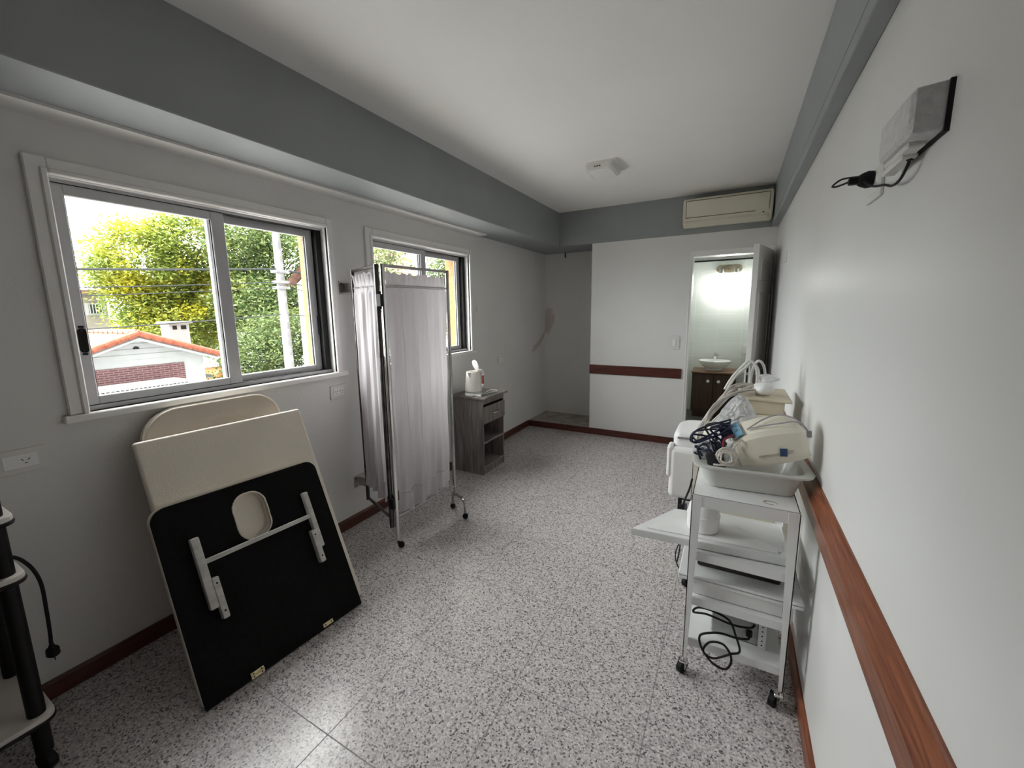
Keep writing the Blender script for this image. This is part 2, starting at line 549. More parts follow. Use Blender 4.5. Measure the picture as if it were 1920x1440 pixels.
class MB:
    def __init__(s):
        s.bm = bmesh.new()
        s.M = Matrix.Identity(4)
        s.wn = False

    def v(s, p):
        return s.bm.verts.new(s.M @ Vector(p))

    def face(s, vs, smooth=False):
        try:
            f = s.bm.faces.new(vs)
            f.smooth = smooth
            return f
        except ValueError:
            return None

    def box(s, lo, hi, bev=0.0, seg=2, rot=None):
        lo, hi = Vector(lo), Vector(hi)
        c, d = (lo + hi) / 2, hi - lo
        mt = s.M @ Matrix.Translation(c) @ (rot.to_4x4() if rot else Matrix.Identity(4)) @ Matrix.Diagonal((*d, 1))
        if bev <= 0:
            bmesh.ops.create_cube(s.bm, size=1.0, matrix=mt)
            return s
        t = bmesh.new()
        bmesh.ops.create_cube(t, size=1.0, matrix=Matrix.Diagonal((*d, 1)))
        bmesh.ops.bevel(t, geom=t.edges[:], offset=min(bev, min(d) * .499), segments=seg, profile=.5, affect='EDGES')
        for f in t.faces:
            f.smooth = True
        s.wn = True
        s.join(t, s.M @ Matrix.Translation(c) @ (rot.to_4x4() if rot else Matrix.Identity(4)))
        return s

    def join(s, t, mt):
        me = bpy.data.meshes.new('tmp')
        t.to_mesh(me)
        t.free()
        me.transform(mt)
        s.bm.from_mesh(me)
        bpy.data.meshes.remove(me)

    def prism(s, poly, z0, z1, bev=0.0, seg=2, smooth=True):
        t = bmesh.new()
        a = [t.verts.new((x, y, z0)) for x, y in poly]
        b = [t.verts.new((x, y, z1)) for x, y in poly]
        n = len(poly)
        t.faces.new(a[::-1])
        t.faces.new(b)
        for i in range(n):
            t.faces.new((a[i], a[(i + 1) % n], b[(i + 1) % n], b[i]))
        bmesh.ops.recalc_face_normals(t, faces=t.faces[:])
        if bev:
            es = [e for e in t.edges if abs(e.verts[0].co.z - e.verts[1].co.z) < 1e-6]
            bmesh.ops.bevel(t, geom=es, offset=bev, segments=seg, profile=.5, affect='EDGES')
            if smooth:
                s.wn = True
                for f in t.faces:
                    f.smooth = True
        s.join(t, s.M)
        return s

    def plate(s, outer, holes, z0, z1):
        """flat slab with holes: loops in local xy"""
        t = bmesh.new()
        loops = [outer] + holes
        for z, flip in ((z1, False), (z0, True)):
            es = []
            for lp in loops:
                vs = [t.verts.new((x, y, z)) for x, y in lp]
                for i in range(len(vs)):
                    es.append(t.edges.new((vs[i], vs[(i + 1) % len(vs)])))
            bmesh.ops.triangle_fill(t, edges=es, use_beauty=True, use_dissolve=False)
        t.verts.ensure_lookup_table()
        tot = sum(len(l) for l in loops)
        o = 0
        for lp in loops:
            n = len(lp)
            for i in range(n):
                j = (i + 1) % n
                t.faces.new((t.verts[o + i], t.verts[o + j], t.verts[tot + o + j], t.verts[tot + o + i]))
            o += n
        bmesh.ops.recalc_face_normals(t, faces=t.faces[:])
        s.join(t, s.M)
        return s

    def tube(s, pts, r, n=8, closed=False, caps=True):
        pts = [Vector(p) for p in pts]
        rs = r if isinstance(r, (list, tuple)) else [r] * len(pts)
        rings = []
        prev = None
        m = len(pts)
        for i, p in enumerate(pts):
            if closed:
                d = pts[(i + 1) % m] - pts[i - 1]
            else:
                d = pts[min(i + 1, m - 1)] - pts[max(i - 1, 0)]
            d.normalize()
            if prev is None:
                a = Vector((0, 0, 1)) if abs(d.z) < .9 else Vector((1, 0, 0))
                u = d.cross(a).normalized()
            else:
                u = (prev - d * prev.dot(d))
                u = u.normalized() if u.length > 1e-6 else d.orthogonal().normalized()
            prev = u
            w = d.cross(u)
            rings.append([s.v(p + (u * math.cos(2 * PI * k / n) + w * math.sin(2 * PI * k / n)) * rs[i]) for k in range(n)])
        last = m if closed else m - 1
        for i in range(last):
            A, B = rings[i], rings[(i + 1) % m]
            for k in range(n):
                s.face((A[k], A[(k + 1) % n], B[(k + 1) % n], B[k]), True)
        if caps and not closed:
            s.face(rings[0][::-1])
            s.face(rings[-1])
        return s

    def rod(s, a, b, r, n=12):
        return s.tube([a, b], r, n)

    def lathe(s, prof, c=(0, 0, 0), seg=32, cap=True, sx=1.0, sy=1.0):
        rings = []
        for r, z in prof:
            rings.append([s.v((c[0] + r * sx * math.cos(2 * PI * k / seg), c[1] + r * sy * math.sin(2 * PI * k / seg), c[2] + z)) for k in range(seg)])
        for A, B in zip(rings, rings[1:]):
            for k in range(seg):
                s.face((A[k], A[(k + 1) % seg], B[(k + 1) % seg], B[k]), True)
        if cap:
            s.face(rings[0][::-1])
            s.face(rings[-1])
        return s

    def grid(s, fn, nu, nv, closed_u=False):
        g = [[s.v(fn(i / (nu if closed_u else nu - 1), j / (nv - 1))) for j in range(nv)] for i in range(nu)]
        for i in range(nu if closed_u else nu - 1):
            for j in range(nv - 1):
                k = (i + 1) % nu
                s.face((g[i][j], g[k][j], g[k][j + 1], g[i][j + 1]), True)
        return s

    def loft(s, loops, cap=True, smooth=True):
        """closed loops of equal length"""
        rs = [[s.v(p) for p in l] for l in loops]
        n = len(rs[0])
        for A, B in zip(rs, rs[1:]):
            for k in range(n):
                s.face((A[k], A[(k + 1) % n], B[(k + 1) % n], B[k]), smooth)
        if cap:
            s.face(rs[0][::-1])
            s.face(rs[-1])
        return s

    def build(s, name, material, parent=None, sharp=35, solid=0.0, recalc=True):
        me = bpy.data.meshes.new(name)
        if recalc:
            bmesh.ops.recalc_face_normals(s.bm, faces=s.bm.faces[:])
        if parent is not None:
            o0 = ORG.get(parent.name, Vector())
            bmesh.ops.translate(s.bm, verts=s.bm.verts[:], vec=-o0)
        s.bm.to_mesh(me)
        s.bm.free()
        me.materials.append(M[material] if isinstance(material, str) else material)
        try:
            me.set_sharp_from_angle(angle=R(sharp))
        except Exception:
            pass
        o = bpy.data.objects.new(name, me)
        C.objects.link(o)
        if parent is not None:
            o.parent = parent
            ORG[o.name] = ORG.get(parent.name, Vector())
        else:
            ORG[o.name] = Vector()
        if s.wn:
            md = o.modifiers.new('weighted_normal', 'WEIGHTED_NORMAL')
            md.keep_sharp = True
        if solid:
            md = o.modifiers.new('thickness', 'SOLIDIFY')
            md.thickness = solid
            md.offset = 0
        return o


def thing(name, label, cat, loc, group=None):
    o = bpy.data.objects.new(name, None)
    C.objects.link(o)
    o.location = loc
    o.empty_display_size = .1
    ORG[o.name] = Vector(loc)
    o['label'] = label
    o['category'] = cat
    if group:
        o['group'] = group
    return o


def tag(o, label, cat, group=None):
    o['label'] = label
    o['category'] = cat
    if group:
        o['group'] = group
    return o


def struct(o, label=None, cat=None):
    o['kind'] = 'structure'
    if label:
        o['label'] = label
        o['category'] = cat
    return o


def spline(pts, n=8, closed=False):
    P = [Vector(p) for p in pts]
    out = []
    m = len(P)
    for i in range(m if closed else m - 1):
        if closed:
            a, b, c, d = P[i - 1], P[i], P[(i + 1) % m], P[(i + 2) % m]
        else:
            a, b, c, d = P[max(i - 1, 0)], P[i], P[i + 1], P[min(i + 2, m - 1)]
        for k in range(n):
            t = k / n
            out.append(.5 * ((2 * b) + (c - a) * t + (2 * a - 5 * b + 4 * c - d) * t * t + (3 * b - a - 3 * c + d) * t ** 3))
    if not closed:
        out.append(P[-1])
    return out


def rrect(x0, y0, x1, y1, r, n=6):
    rr = r if isinstance(r, (list, tuple)) else [r] * 4     # corners: (x1,y0) (x1,y1) (x0,y1) (x0,y0)
    out = []
    for (cx, cy, a0), q in zip(((x1, y0, -90), (x1, y1, 0), (x0, y1, 90), (x0, y0, 180)), rr):
        sx = cx - q if cx == x1 else cx + q
        sy = cy - q if cy == y1 else cy + q
        if q < 1e-5:
            out.append((cx, cy))
            continue
        for k in range(n + 1):
            a = R(a0 + 90 * k / n)
            out.append((sx + q * math.cos(a), sy + q * math.sin(a)))
    return out


def frame_M(origin, ex, ey):
    ex, ey = Vector(ex).normalized(), Vector(ey).normalized()
    ez = ex.cross(ey)
    return Matrix(((ex.x, ey.x, ez.x, origin[0]), (ex.y, ey.y, ez.y, origin[1]), (ex.z, ey.z, ez.z, origin[2]), (0, 0, 0, 1)))


def ring(c, r, z, n=24):
    return [(c[0] + r * math.cos(2 * PI * k / n), c[1] + r * math.sin(2 * PI * k / n), z) for k in range(n)]


# ------------------------------------------------------------------ room shell
RW, RH, BZ = 2.52, 2.536, 2.168          # right wall X, ceiling, beam underside
D, DA, XA = 4.60, 5.146, 0.797           # door wall Y, alcove back Y, door wall start X
BK = -0.9


def wall_boxes(mb, x0, x1, oy=0.0, oz=0.0, ytop=2.75):
    """window wall between x0..x1 with the two openings (optionally larger by oy, oz)"""
    a0, a1 = W1[0] - oy, W1[1] + oy
    b0, b1 = W2[0] - oy, W2[1] + oy
    z0, z1 = WZ[0] - oz, WZ[1] + oz
    mb.box((x0, BK - .2, -.1), (x1, a0, ytop))
    mb.box((x0, a0, -.1), (x1, a1, z0))
    mb.box((x0, a0, z1), (x1, a1, ytop))
    mb.box((x0, a1, -.1), (x1, b0, ytop))
    mb.box((x0, b0, -.1), (x1, b1, z0))
    mb.box((x0, b0, z1), (x1, b1, ytop))
    mb.box((x0, b1, -.1), (x1, DA + .15, ytop))


w = MB()
wall_boxes(w, -.10, 0.0)
struct(w.build('wall_left', 'stainy'), 'white wall with two sliding windows', 'wall')
w = MB()
wall_boxes(w, -.26, -.1005)
struct(w.build('wall_exterior', 'stucco'), 'orange rough outer face of the window wall', 'wall')
w = MB().box((RW, BK, -.1), (RW + .15, 6.6, 2.75))
struct(w.build('wall_right', 'wall_satin'), 'long white satin wall opposite the windows', 'wall')
w = MB().box((0, BK - .15, -.1), (RW, BK, 2.75))
struct(w.build('wall_back_unseen', 'darkwood'))  # unseen end wall, set close and dark to cut bounced light
DX0, DX1, DZ1 = 1.827, 2.475, 1.953      # clear door opening
w = MB()
w.box((XA, D, -.1), (DX0, D + .12, 2.75))
w.box((DX1, D, -.1), (RW, D + .12, 2.75))
w.box((DX0, D, DZ1), (DX1, D + .12, 2.75))
struct(w.build('wall_front', 'wall'), 'white end wall with the bathroom doorway', 'wall')
w = MB().box((0, DA, -.1), (XA + .12, DA + .12, 2.75))
struct(w.build('wall_alcove', 'stainx'), 'recessed alcove wall with a brown damp blot', 'wall')
w = MB().box((XA, D + .12, -.1), (XA + .12, DA, 2.75))
w.box((.70, DA - .05, .02), (XA, DA, 2.11))
struct(w.build('wall_alcove_side', 'wall'))
w = MB().box((-.2, BK - .2, -.12), (RW + .1, 4.66, 0))
struct(w.build('floor', 'floor'), 'speckled grey granite-look tile floor', 'floor')
w = MB().box((0, BK, RH), (RW, D, RH + .1))
struct(w.build('ceiling', 'ceiling'), 'plain white ceiling', 'ceiling')
# grey beams
LBX = .41
w = MB().box((0, BK, BZ), (LBX, D + .55, RH + .05), .004, 1)
struct(w.build('trim_1', 'grey'), 'deep grey painted beam above the windows', 'beam')
w = MB().box((LBX, D - .003, BZ), (2.47, D + .0, RH))
w.box((LBX - .05, D, BZ), (XA, DA, RH))
struct(w.build('trim_2', 'grey'), 'grey painted band above the bathroom door', 'beam')
w = MB().box((2.47, BK, BZ), (RW, D, RH), .003, 1)
w.box((2.4685, BK, BZ + .052), (2.4705, D - .22, BZ + .056))
struct(w.build('trim_3', 'grey'), 'slim grey painted beam along the long white wall', 'beam')
# white plaster strip under the window beam, ends by the second window
w = MB().box((0, BK, BZ - .012), (.135, 3.455, BZ))
struct(w.build('trim_4', 'wall'))
# alcove plinth
w = MB().box((0, D - .0, 0), (XA, DA, .066))
struct(w.build('floor_alcove', 'concrete'), 'raised bare concrete base of the alcove', 'floor')
# baseboards
w = MB()
w.prism([(0, 0), (.014, 0), (.014, .062), (.006, .073), (0, .073)], -D, -BK)
# prism is built along z; turn it to run along y
for v in w.bm.verts:
    x, y, z = v.co
    v.co = (x, -z, y)
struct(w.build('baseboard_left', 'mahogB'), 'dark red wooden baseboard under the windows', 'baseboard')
w = MB()
w.prism([(0, 0), (-.014, 0), (-.014, .062), (-.006, .073), (0, .073)], -D, -BK)
for v in w.bm.verts:
    x, y, z = v.co
    v.co = (RW + x, -z, y)
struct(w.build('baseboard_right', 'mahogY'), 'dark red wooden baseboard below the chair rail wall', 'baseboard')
w = MB().box((.014, D - .014, 0), (1.80, D + .004, .073), .003, 1)
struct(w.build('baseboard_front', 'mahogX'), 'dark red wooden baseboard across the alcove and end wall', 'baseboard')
# chair rails
w = MB()
w.prism([(0, .700), (-.022, .700), (-.024, .768), (-.020, .774), (-.010, .826), (-.004, .832), (0, .832)], -4.55, -BK)
for v in w.bm.verts:
    x, y, z = v.co
    v.co = (RW + x, -z, y)
struct(w.build('trim_5', 'mahogY'), 'reddish wooden chair rail along the long white wall', 'rail')
w = MB().box((XA - .004, D - .02, .722), (1.773, D, .825), .004, 1)
struct(w.build('trim_6', 'mahogX'), 'dark red wooden chair rail on the end wall', 'rail')
# door casing
w = MB()
w.box((1.798, D - .012, 0), (DX0 + .003, D + .13, DZ1 - .003))
w.box((1.798, D - .012, DZ1 - .003), (RW - .012, D + .13, 2.003))
w.box((DX1 - .003, D - .012, 0), (RW - .012, D + .13, DZ1 - .003))
w.box((1.802, D - .017, 0), (1.812, D - .012, 2.001)).box((1.812, D - .017, 1.991), (RW - .013, D - .012, 2.001))
struct(w.build('trim_7', 'trimwhite'), 'white doorway casing of the bathroom', 'trim')


for n_, (y0, y1) in enumerate((W1, W2)):
    w = MB().box((-.30, y0 - .02, WZ[0] - .05), (-.106, y1 + .02, WZ[0] + .003), .004, 1)
    struct(w.build('trim_%d' % (10 + n_), 'concrete'))
# ------------------------------------------------------------------ windows
def window(idx, Y0, Y1, lab, sub):
    z0, z1 = WZ
    # casing on the room side and sill
    root = thing('window_%d' % idx, lab, 'window', (0, (Y0 + Y1) / 2, z0))
    root['kind'] = 'structure'
    c = MB()
    t = .058
    for a, b in (((0, Y0 - t, z0), (.018, Y0, z1 + t)), ((0, Y1, z0), (.018, Y1 + t * .75, z1 + t)), ((0, Y0, z1), (.018, Y1, z1 + t))):
        c.box(a, b, .004, 1)
    for a, b in (((0, Y0 - .02, z0), (.026, Y0, z1 + .02)), ((0, Y1, z0), (.026, Y1 + .02, z1 + .02)), ((0, Y0, z1), (.026, Y1, z1 + .02))):
        c.box(a, b, .004, 1)
    for a, b in (((-.1, Y0 - .001, z0), (0, Y0 + .002, z1)), ((-.1, Y1 - .002, z0), (0, Y1 + .001, z1)), ((-.1, Y0, z1 - .002), (0, Y1, z1 + .001))):
        c.box(a, b)
    c.build('casing', 'trimwhite', root)
    MB().box((-.1, Y0 - .075, z0 - .03), (.032, Y1 + .075, z0), .004, 1).build('sill', 'trimwhite', root)
    # aluminium outer frame with tracks
    f = MB()
    f.box((-.105, Y0, z0), (-.028, Y1, z0 + .018))
    f.box((-.105, Y0, z1 - .014), (-.028, Y1, z1))
    f.box((-.105, Y0, z0), (-.028, Y0 + .010, z1))
    f.box((-.105, Y1 - .006, z0), (-.028, Y1, z1))
    f.build('window_frame', 'alu', root)
    g = MB()
    g.box((-.100, Y1 - .042, z0 + .018), (-.034, Y1 - .006, z1 - .014))
    g.box((-.1, Y0 + .010, z1 - .017), (-.032, Y1 - .006, z1 - .014))
    g.box((-.1, Y0 + .010, z0 + .018), (-.032, Y1 - .006, z0 + .021))
    g.build('track_gasket', 'black', root)
    ym = (Y0 + Y1) / 2 + .028

    def sash(y0, y1, x0, x1, sl, sr, latch):
        b, tp = .042, .042
        za, zb = z0 + .012, z1 - .014
        s = MB()
        s.box((x0, y0, za), (x1, y0 + sl, zb), .003, 1)
        s.box((x0, y1 - sr, za), (x1, y1, zb), .003, 1)
        s.box((x0, y0 + sl, za), (x1, y1 - sr, za + b), .003, 1)
        s.box((x0, y0 + sl, zb - tp), (x1, y1 - sr, zb), .003, 1)
        so = s.build('sash', 'alu', root)
        xm = (x0 + x1) / 2
        MB().box((xm - .002, y0 + sl - .004, za + b - .004), (xm + .002, y1 - sr + .004, zb - tp + .004)).build('pane', 'glass', so)
        gk = MB()
        for a, bb in (((xm - .004, y0 + sl, za + b), (xm + .004, y0 + sl + .004, zb - tp)), ((xm - .004, y1 - sr - .004, za + b), (xm + .004, y1 - sr, zb - tp))):
            gk.box(a, bb)
        gk.build('gasket', 'black', so)
        lt = MB()
        ly, lz = latch
        if ly is not None:
            lt.M = Matrix.Translation((x1, ly, lz)) @ Matrix.Rotation(PI / 2, 4, 'Z') @ Matrix.Rotation(PI / 2, 4, 'X')
            lt.plate(rrect(-.013, -.048, .013, .048, .012), [rrect(-.007, -.038, .007, .038, .006)], -.001, .005)
            lt.M = Matrix.Identity(4)
            lt.box((x1 - .0005, ly - .006, lz - .037), (x1 + .0012, ly + .006, lz + .037))
            lt.box((x1, ly - .008, lz + .050), (x1 + .002, ly + .008, lz + .058))
            lt.box((x1, ly - .008, lz - .058), (x1 + .002, ly + .008, lz - .050))
            lt.build('latch', 'black', so)
        return so
    # sash nearer the room on the near side, second sash on the outer track
    sash(Y0 + .010, ym, -.062, -.034, .038, .060, (Y0 + .030, 1.36))
    so = sash(ym - .062, Y1 - .042, -.098, -.070, .062, .046, (None, None))
    MB().box((-.072, Y1 - .052, 1.32), (-.052, Y1 - .030, 1.44), .004, 1).build('handle', 'black', so)


window(1, *W1, 'white sliding window above the leaning massage table, showing the garage', 'near')
window(2, *W2, 'white sliding window behind the folding curtain screen', 'far')

# ------------------------------------------------------------------ bathroom beyond the doorway
BX0, BX1, BY1, BH = 1.25, 2.75, 6.38, 2.42
w = MB()
w.box((BX0, BY1, 0), (BX1, BY1 + .1, BH))
w.box((BX0 - .1, D + .12, 0), (BX0, BY1, BH))
w.box((RW - .02, D + .13, 0), (RW - .001, BY1, BH))
struct(w.build('wall_bathroom', 'tile'), 'white tiled bathroom walls seen through the doorway', 'wall')
w = MB().box((BX0, 4.66, -.1), (RW, BY1, 0.001))
struct(w.build('floor_bathroom', 'slate'))
w = MB().box((BX0 - .1, D + .12, BH), (RW, BY1 + .1, BH + .1))
struct(w.build('ceiling_bathroom', 'ceiling'))
w = MB().box((BX0, BY1 - .014, 2.066), (RW - .02, BY1, 2.082))
struct(w.build('trim_8', 'black'))
w = MB()
for i in range(5):
    x = 1.30 + i * .26
    w.box((x, BY1 - .010, 2.084), (x + .255, BY1 - .001, 2.33), .002, 1)
struct(w.build('trim_9', noisy('grey_border_tile', (.36, .37, .36), (.42, .43, .42), scale=5, rough=.3)), 'grey tile border row high on the bathroom wall', 'trim')

# vanity
v = thing('vanity_cabinet', 'dark brown two-door vanity under the bathroom basin', 'cabinet', (2.03, 6.15, 0))
VX0, VX1, VY0 = 1.776, 2.29, 5.94
MB().box((VX0, VY0 + .018, .09), (VX1, BY1 - .002, .600)).box((VX0 + .02, VY0 + .05, 0), (VX1 - .02, BY1 - .01, .09)).build('body', 'darkwood', v)
MB().box((VX0 - .012, VY0 - .015, .600), (VX1 + .012, BY1 - .001, .622), .004, 1).build('countertop', 'walnuttop', v)
vm = (VX0 + VX1) / 2
for x0, x1, kx in ((VX0 + .004, vm - .002, vm - .062), (vm + .002, VX1 - .004, vm + .062)):
    dd = MB()
    dd.box((x0, VY0, .095), (x1, VY0 + .018, .594), .003, 1)
    for a, b in (((x0 + .03, VY0 - .004, .12), (x0 + .036, VY0, .57)), ((x1 - .036, VY0 - .004, .12), (x1 - .03, VY0, .57)), ((x0 + .03, VY0 - .004, .12), (x1 - .03, VY0, .126)), ((x0 + .03, VY0 - .004, .564), (x1 - .03, VY0, .57))):
        dd.box(a, b)
    do = dd.build('door', 'darkwood', v)
    k = MB()
    k.M = Matrix.Translation((kx, VY0, .50)) @ Matrix.Rotation(PI / 2, 4, 'X')
    k.lathe([(.006, 0), (.006, .012), (.017, .014), (.020, .022), (.015, .028), (.006, .030)], seg=20)
    k.build('knob', 'ceramic', do)
b = MB()
b.lathe([(.09, 0), (.098, .004), (.10, .02), (.15, .06), (.185, .105), (.197, .128), (.192, .131), (.18, .105), (.14, .06), (.06, .03), (.0, .026)], c=(2.03, 6.13, .623), seg=40, sy=.85)
o = b.build('vessel_basin', 'ceramic')
tag(o, 'white oval vessel basin on the dark vanity', 'basin')
f = thing('basin_faucet', 'small chrome faucet behind the white vessel basin', 'faucet', (2.03, 6.32, .622))
MB().lathe([(.032, 0), (.032, .006), (.024, .012), (.023, .17), (.028, .175), (.028, .20), (.016, .21)], c=(2.03, 6.325, .622), seg=20).build('body', 'chrome', f)
MB().tube(spline([(2.03, 6.325, .765), (2.03, 6.29, .785), (2.03, 6.24, .785), (2.03, 6.215, .770)], 6), [.017] * 18 + [.014], 12).build('spout', 'chrome', f)
MB().tube([(2.03, 6.325, .815), (2.03, 6.30, .835), (2.03, 6.27, .842)], [.007, .007, .005], 10).build('lever', 'chrome', f)
# wall lamp
lp = thing('bathroom_wall_lamp', 'lit wall lamp with a curved metal backplate above the basin', 'lamp', (2.125, 6.37, 1.96))
a = MB()
a.M = Matrix.Translation((2.125, 6.362, 1.955)) @ Matrix.Rotation(PI / 2, 4, 'X')
a.prism(rrect(-.15, -.05, .15, .055, .05), -.014, .016, .008, 2)
a.M = Matrix.Identity(4)
a.lathe([(.0, .0), (.022, .004), (.018, .022), (.0, .026)], c=(2.125, 6.33, 1.935), seg=20)
a.build('backplate', noisy('antique_bronze_plate', (.20, .17, .12), (.38, .34, .26), scale=20, rough=.4, metal=.6), lp)
for sx in (-.085, .085):
    a = MB().lathe([(.028, 0), (.030, -.03), (.026, -.05)], c=(2.125 + sx, 6.27, 1.945), seg=20)
    a.tube(spline([(2.125 + sx, 6.35, 1.955), (2.125 + sx, 6.31, 1.965), (2.125 + sx, 6.27, 1.945)], 6), .008, 8)
    a.build('lamp_holder', 'steel', lp)
    a = MB().lathe([(.022, .0), (.040, -.03), (.058, -.075), (.062, -.09), (.05, -.094), (.0, -.095)], c=(2.125 + sx, 6.27, 1.90), seg=24)
    a.build('lamp_shade', lamp_mat('lit_opal_glass', (1, .98, .93), .8), lp)
for sx in (-.085, .085):
    ld = bpy.data.lights.new('bathroom_bulb', 'POINT')
    ld.energy = .62
    ld.shadow_soft_size = .035
    ld.color = (1, .985, .94)
    lo = bpy.data.objects.new('bathroom_bulb', ld)
    C.objects.link(lo)
    lo.location = (2.125 + sx, 6.225, 1.755)
# small wall fittings of the bathroom
o = MB().box((2.345, BY1 - .06, .84), (2.40, BY1, .95), .008, 2).build('soap_dispenser', 'white')
tag(o, 'small white box on the bathroom tiles beside the basin', 'dispenser')

# ------------------------------------------------------------------ bathroom door leaf, open into the room
door = thing('door_1', 'white panelled bathroom door standing open into the room', 'door', (2.49, 4.585, 0))
door['kind'] = 'structure'
hx, hy = 2.487, 4.585
fx, fy = 2.345, 3.985
dv = Vector((fx - hx, fy - hy, 0))
LW = dv.length
DM = frame_M((hx, hy, .008), dv, (0, 0, 1))      # x along leaf, y up, z = thickness (towards -X side or +X side)
d = MB()
d.M = DM
T = .042
d.box((0, 0, -T / 2), (LW, 1.945, T / 2), .003, 1)
for (y0, y1) in ((.12, .72), (.86, 1.56), (1.66, 1.86)):
    for zz in (T / 2, -T / 2):
        for a, b in (((.09, y0), (.10, y1)), ((LW - .10, y0), (LW - .09, y1)), ((.09, y0), (LW - .09, y0 + .01)), ((.09, y1 - .01), (LW - .09, y1))):
            d.box((a[0], a[1], zz - .006), (b[0], b[1], zz + .006), .003, 1)
d.build('leaf', 'door', door)
d = MB()
d.M = DM
d.box((LW - .001, .78, -.009), (LW + .0015, .97, .009))
d.build('lock_plate', 'steel', door)
d = MB()
d.M = DM
d.box((LW + .0010, .90, -.007), (LW + .0022, .945, .007))
d.box((LW + .0010, .80, -.006), (LW + .0022, .875, .006))
d.build('lock_recess', 'black', door)
for sgn in (-1, 1):
    d = MB()
    d.M = DM
    d.rod((LW - .055, .885, sgn * T / 2), (LW - .055, .885, sgn * (T / 2 + .055)), .009)
    d.rod((LW - .045, .885, sgn * (T / 2 + .05)), (LW - .155, .885, sgn * (T / 2 + .05)), .008)
    d.box((LW - .075, .86, sgn * T / 2 - .002), (LW - .035, .91, sgn * T / 2 + .004), .002, 1)
    d.build('handle', 'steel', door)


# ------------------------------------------------------------------ wall plates
def plate_on_wall(name, label, y, z, wy, wz, slots, side='L', material='wirelight', group=None, t=.008):
    x0, x1 = (0, t) if side == 'L' else (RW - t, RW)
    p = thing(name, label, 'socket' if slots else 'wall plate', (0 if side == 'L' else RW, y, z), group)
    MB().box((x0, y - wy / 2, z - wz / 2), (x1, y + wy / 2, z + wz / 2), .003, 2).build('cover_plate', material, p)
    xf = x1 if side == 'L' else x0
    if slots:
        m = MB()
        m.box((xf - .001, y - wy * .32, z - wz * .28), (xf + .002, y + wy * .32, z + wz * .28), .001, 1)
        m.build('insert', 'white', p)
        h = MB()
        for yc in slots:
            for dy, dz, ang in ((-.008, .004, 35), (.008, .004, -35), (0, -.009, 90)):
                rot = Matrix.Rotation(R(ang), 3, 'X')
                h.box((xf + .0015, y + yc + dy - .0012, z + dz - .004), (xf + .0026, y + yc + dy + .0012, z + dz + .004), rot=rot)
        h.build('slots', 'black', p)
    return p


plate_on_wall('wall_socket', 'white wall socket above the black trolley cord', .392, .944, .135, .088, (.012,))
plate_on_wall('wall_socket', 'white double wall socket below the corner of the near window sill', 1.765, .950, .120, .088, (-.02, .02))
plate_on_wall('blank_wall_plate', 'pale blank wall plate beside the far window', 3.478, 1.476, .075, .05, ())
plate_on_wall('wall_socket', 'white wall socket above the grey bedside cabinet', 3.90, .918, .12, .08, (-.02, .02))
plate_on_wall('wall_switch', 'narrow switch plate on the long wall near the door', 3.63, 1.80, .045, .085, (), side='R')
p = thing('light_switch', 'white light switch beside the bathroom doorway', 'switch', (1.692, D, 1.095))
MB().box((1.640, D - .008, 1.026), (1.742, D, 1.166), .003, 2).build('cover_plate', 'wirelight', p)
MB().box((1.676, D - .014, 1.060), (1.708, D - .007, 1.132), .003, 2).build('rocker', 'white', p)
MB().rod((.286, 5.13, 2.168), (.286, 5.13, 2.10), .006)
o = MB().rod((.286, 5.12, 2.17), (.286, 5.12, 2.105), .007).build('ceiling_pipe_stub', 'black')
tag(o, 'short dark pipe end poking from the alcove top', 'pipe')

# ------------------------------------------------------------------ ceiling light and air conditioner
cl = thing('ceiling_light', 'square flush ceiling light, unlit', 'lamp', (1.27, 3.325, RH))
MB().prism(rrect(1.165, 3.19, 1.40, 3.47, .02), RH - .012, RH, .002, 1).build('backplate', 'wirelight', cl)
a = MB()
a.loft([[(x, y, RH - .012) for x, y in rrect(1.155, 3.195, 1.375, 3.455, .03)], [(x, y, RH - .050) for x, y in rrect(1.160, 3.200, 1.370, 3.450, .03)], [(x, y, RH - .056) for x, y in rrect(1.168, 3.208, 1.362, 3.442, .03)]])
a.build('housing', 'wirelight', cl)
a = MB().prism(rrect(1.180, 3.220, 1.350, 3.430, .02), RH - .060, RH - .054, .002, 1)
a.build('diffuser', 'white', cl)
a = MB()
for i in (0, 1, 2):
    a.box((1.235 + i * .018, 3.193, RH - .036), (1.245 + i * .018, 3.197, RH - .030))
a.build('vent_slots', 'black', cl)

ac = thing('air_conditioner', 'yellowed wall air conditioner high beside the corner', 'air conditioner', (2.09, D, 2.21))
AX0, AX1, AZ0, AZ1, AY = 1.730, 2.455, 2.212, 2.468, 4.425
prof = [(D - .004, AZ0 + .01), (AY + .06, AZ0), (AY + .012, AZ0 + .035), (AY, AZ0 + .075), (AY, AZ1 - .035), (AY + .012, AZ1 - .008), (AY + .03, AZ1), (D - .004, AZ1)]
a = MB()
a.loft([[(x, y, z) for y, z in prof] for x in (AX0, AX1)])
bmesh.ops.bevel(a.bm, geom=[e for e in a.bm.edges if abs(e.verts[0].co.x - e.verts[1].co.x) < 1e-5], offset=.008, segments=2, affect='EDGES')
a.build('casing', 'acwhite', ac)
a = MB()
a.box((AX0 + .03, AY - .004, AZ0 + .082), (AX1 - .028, AY + .004, AZ1 - .030), .004, 2)
a.build('front_panel', 'acwhite', ac)
a = MB()
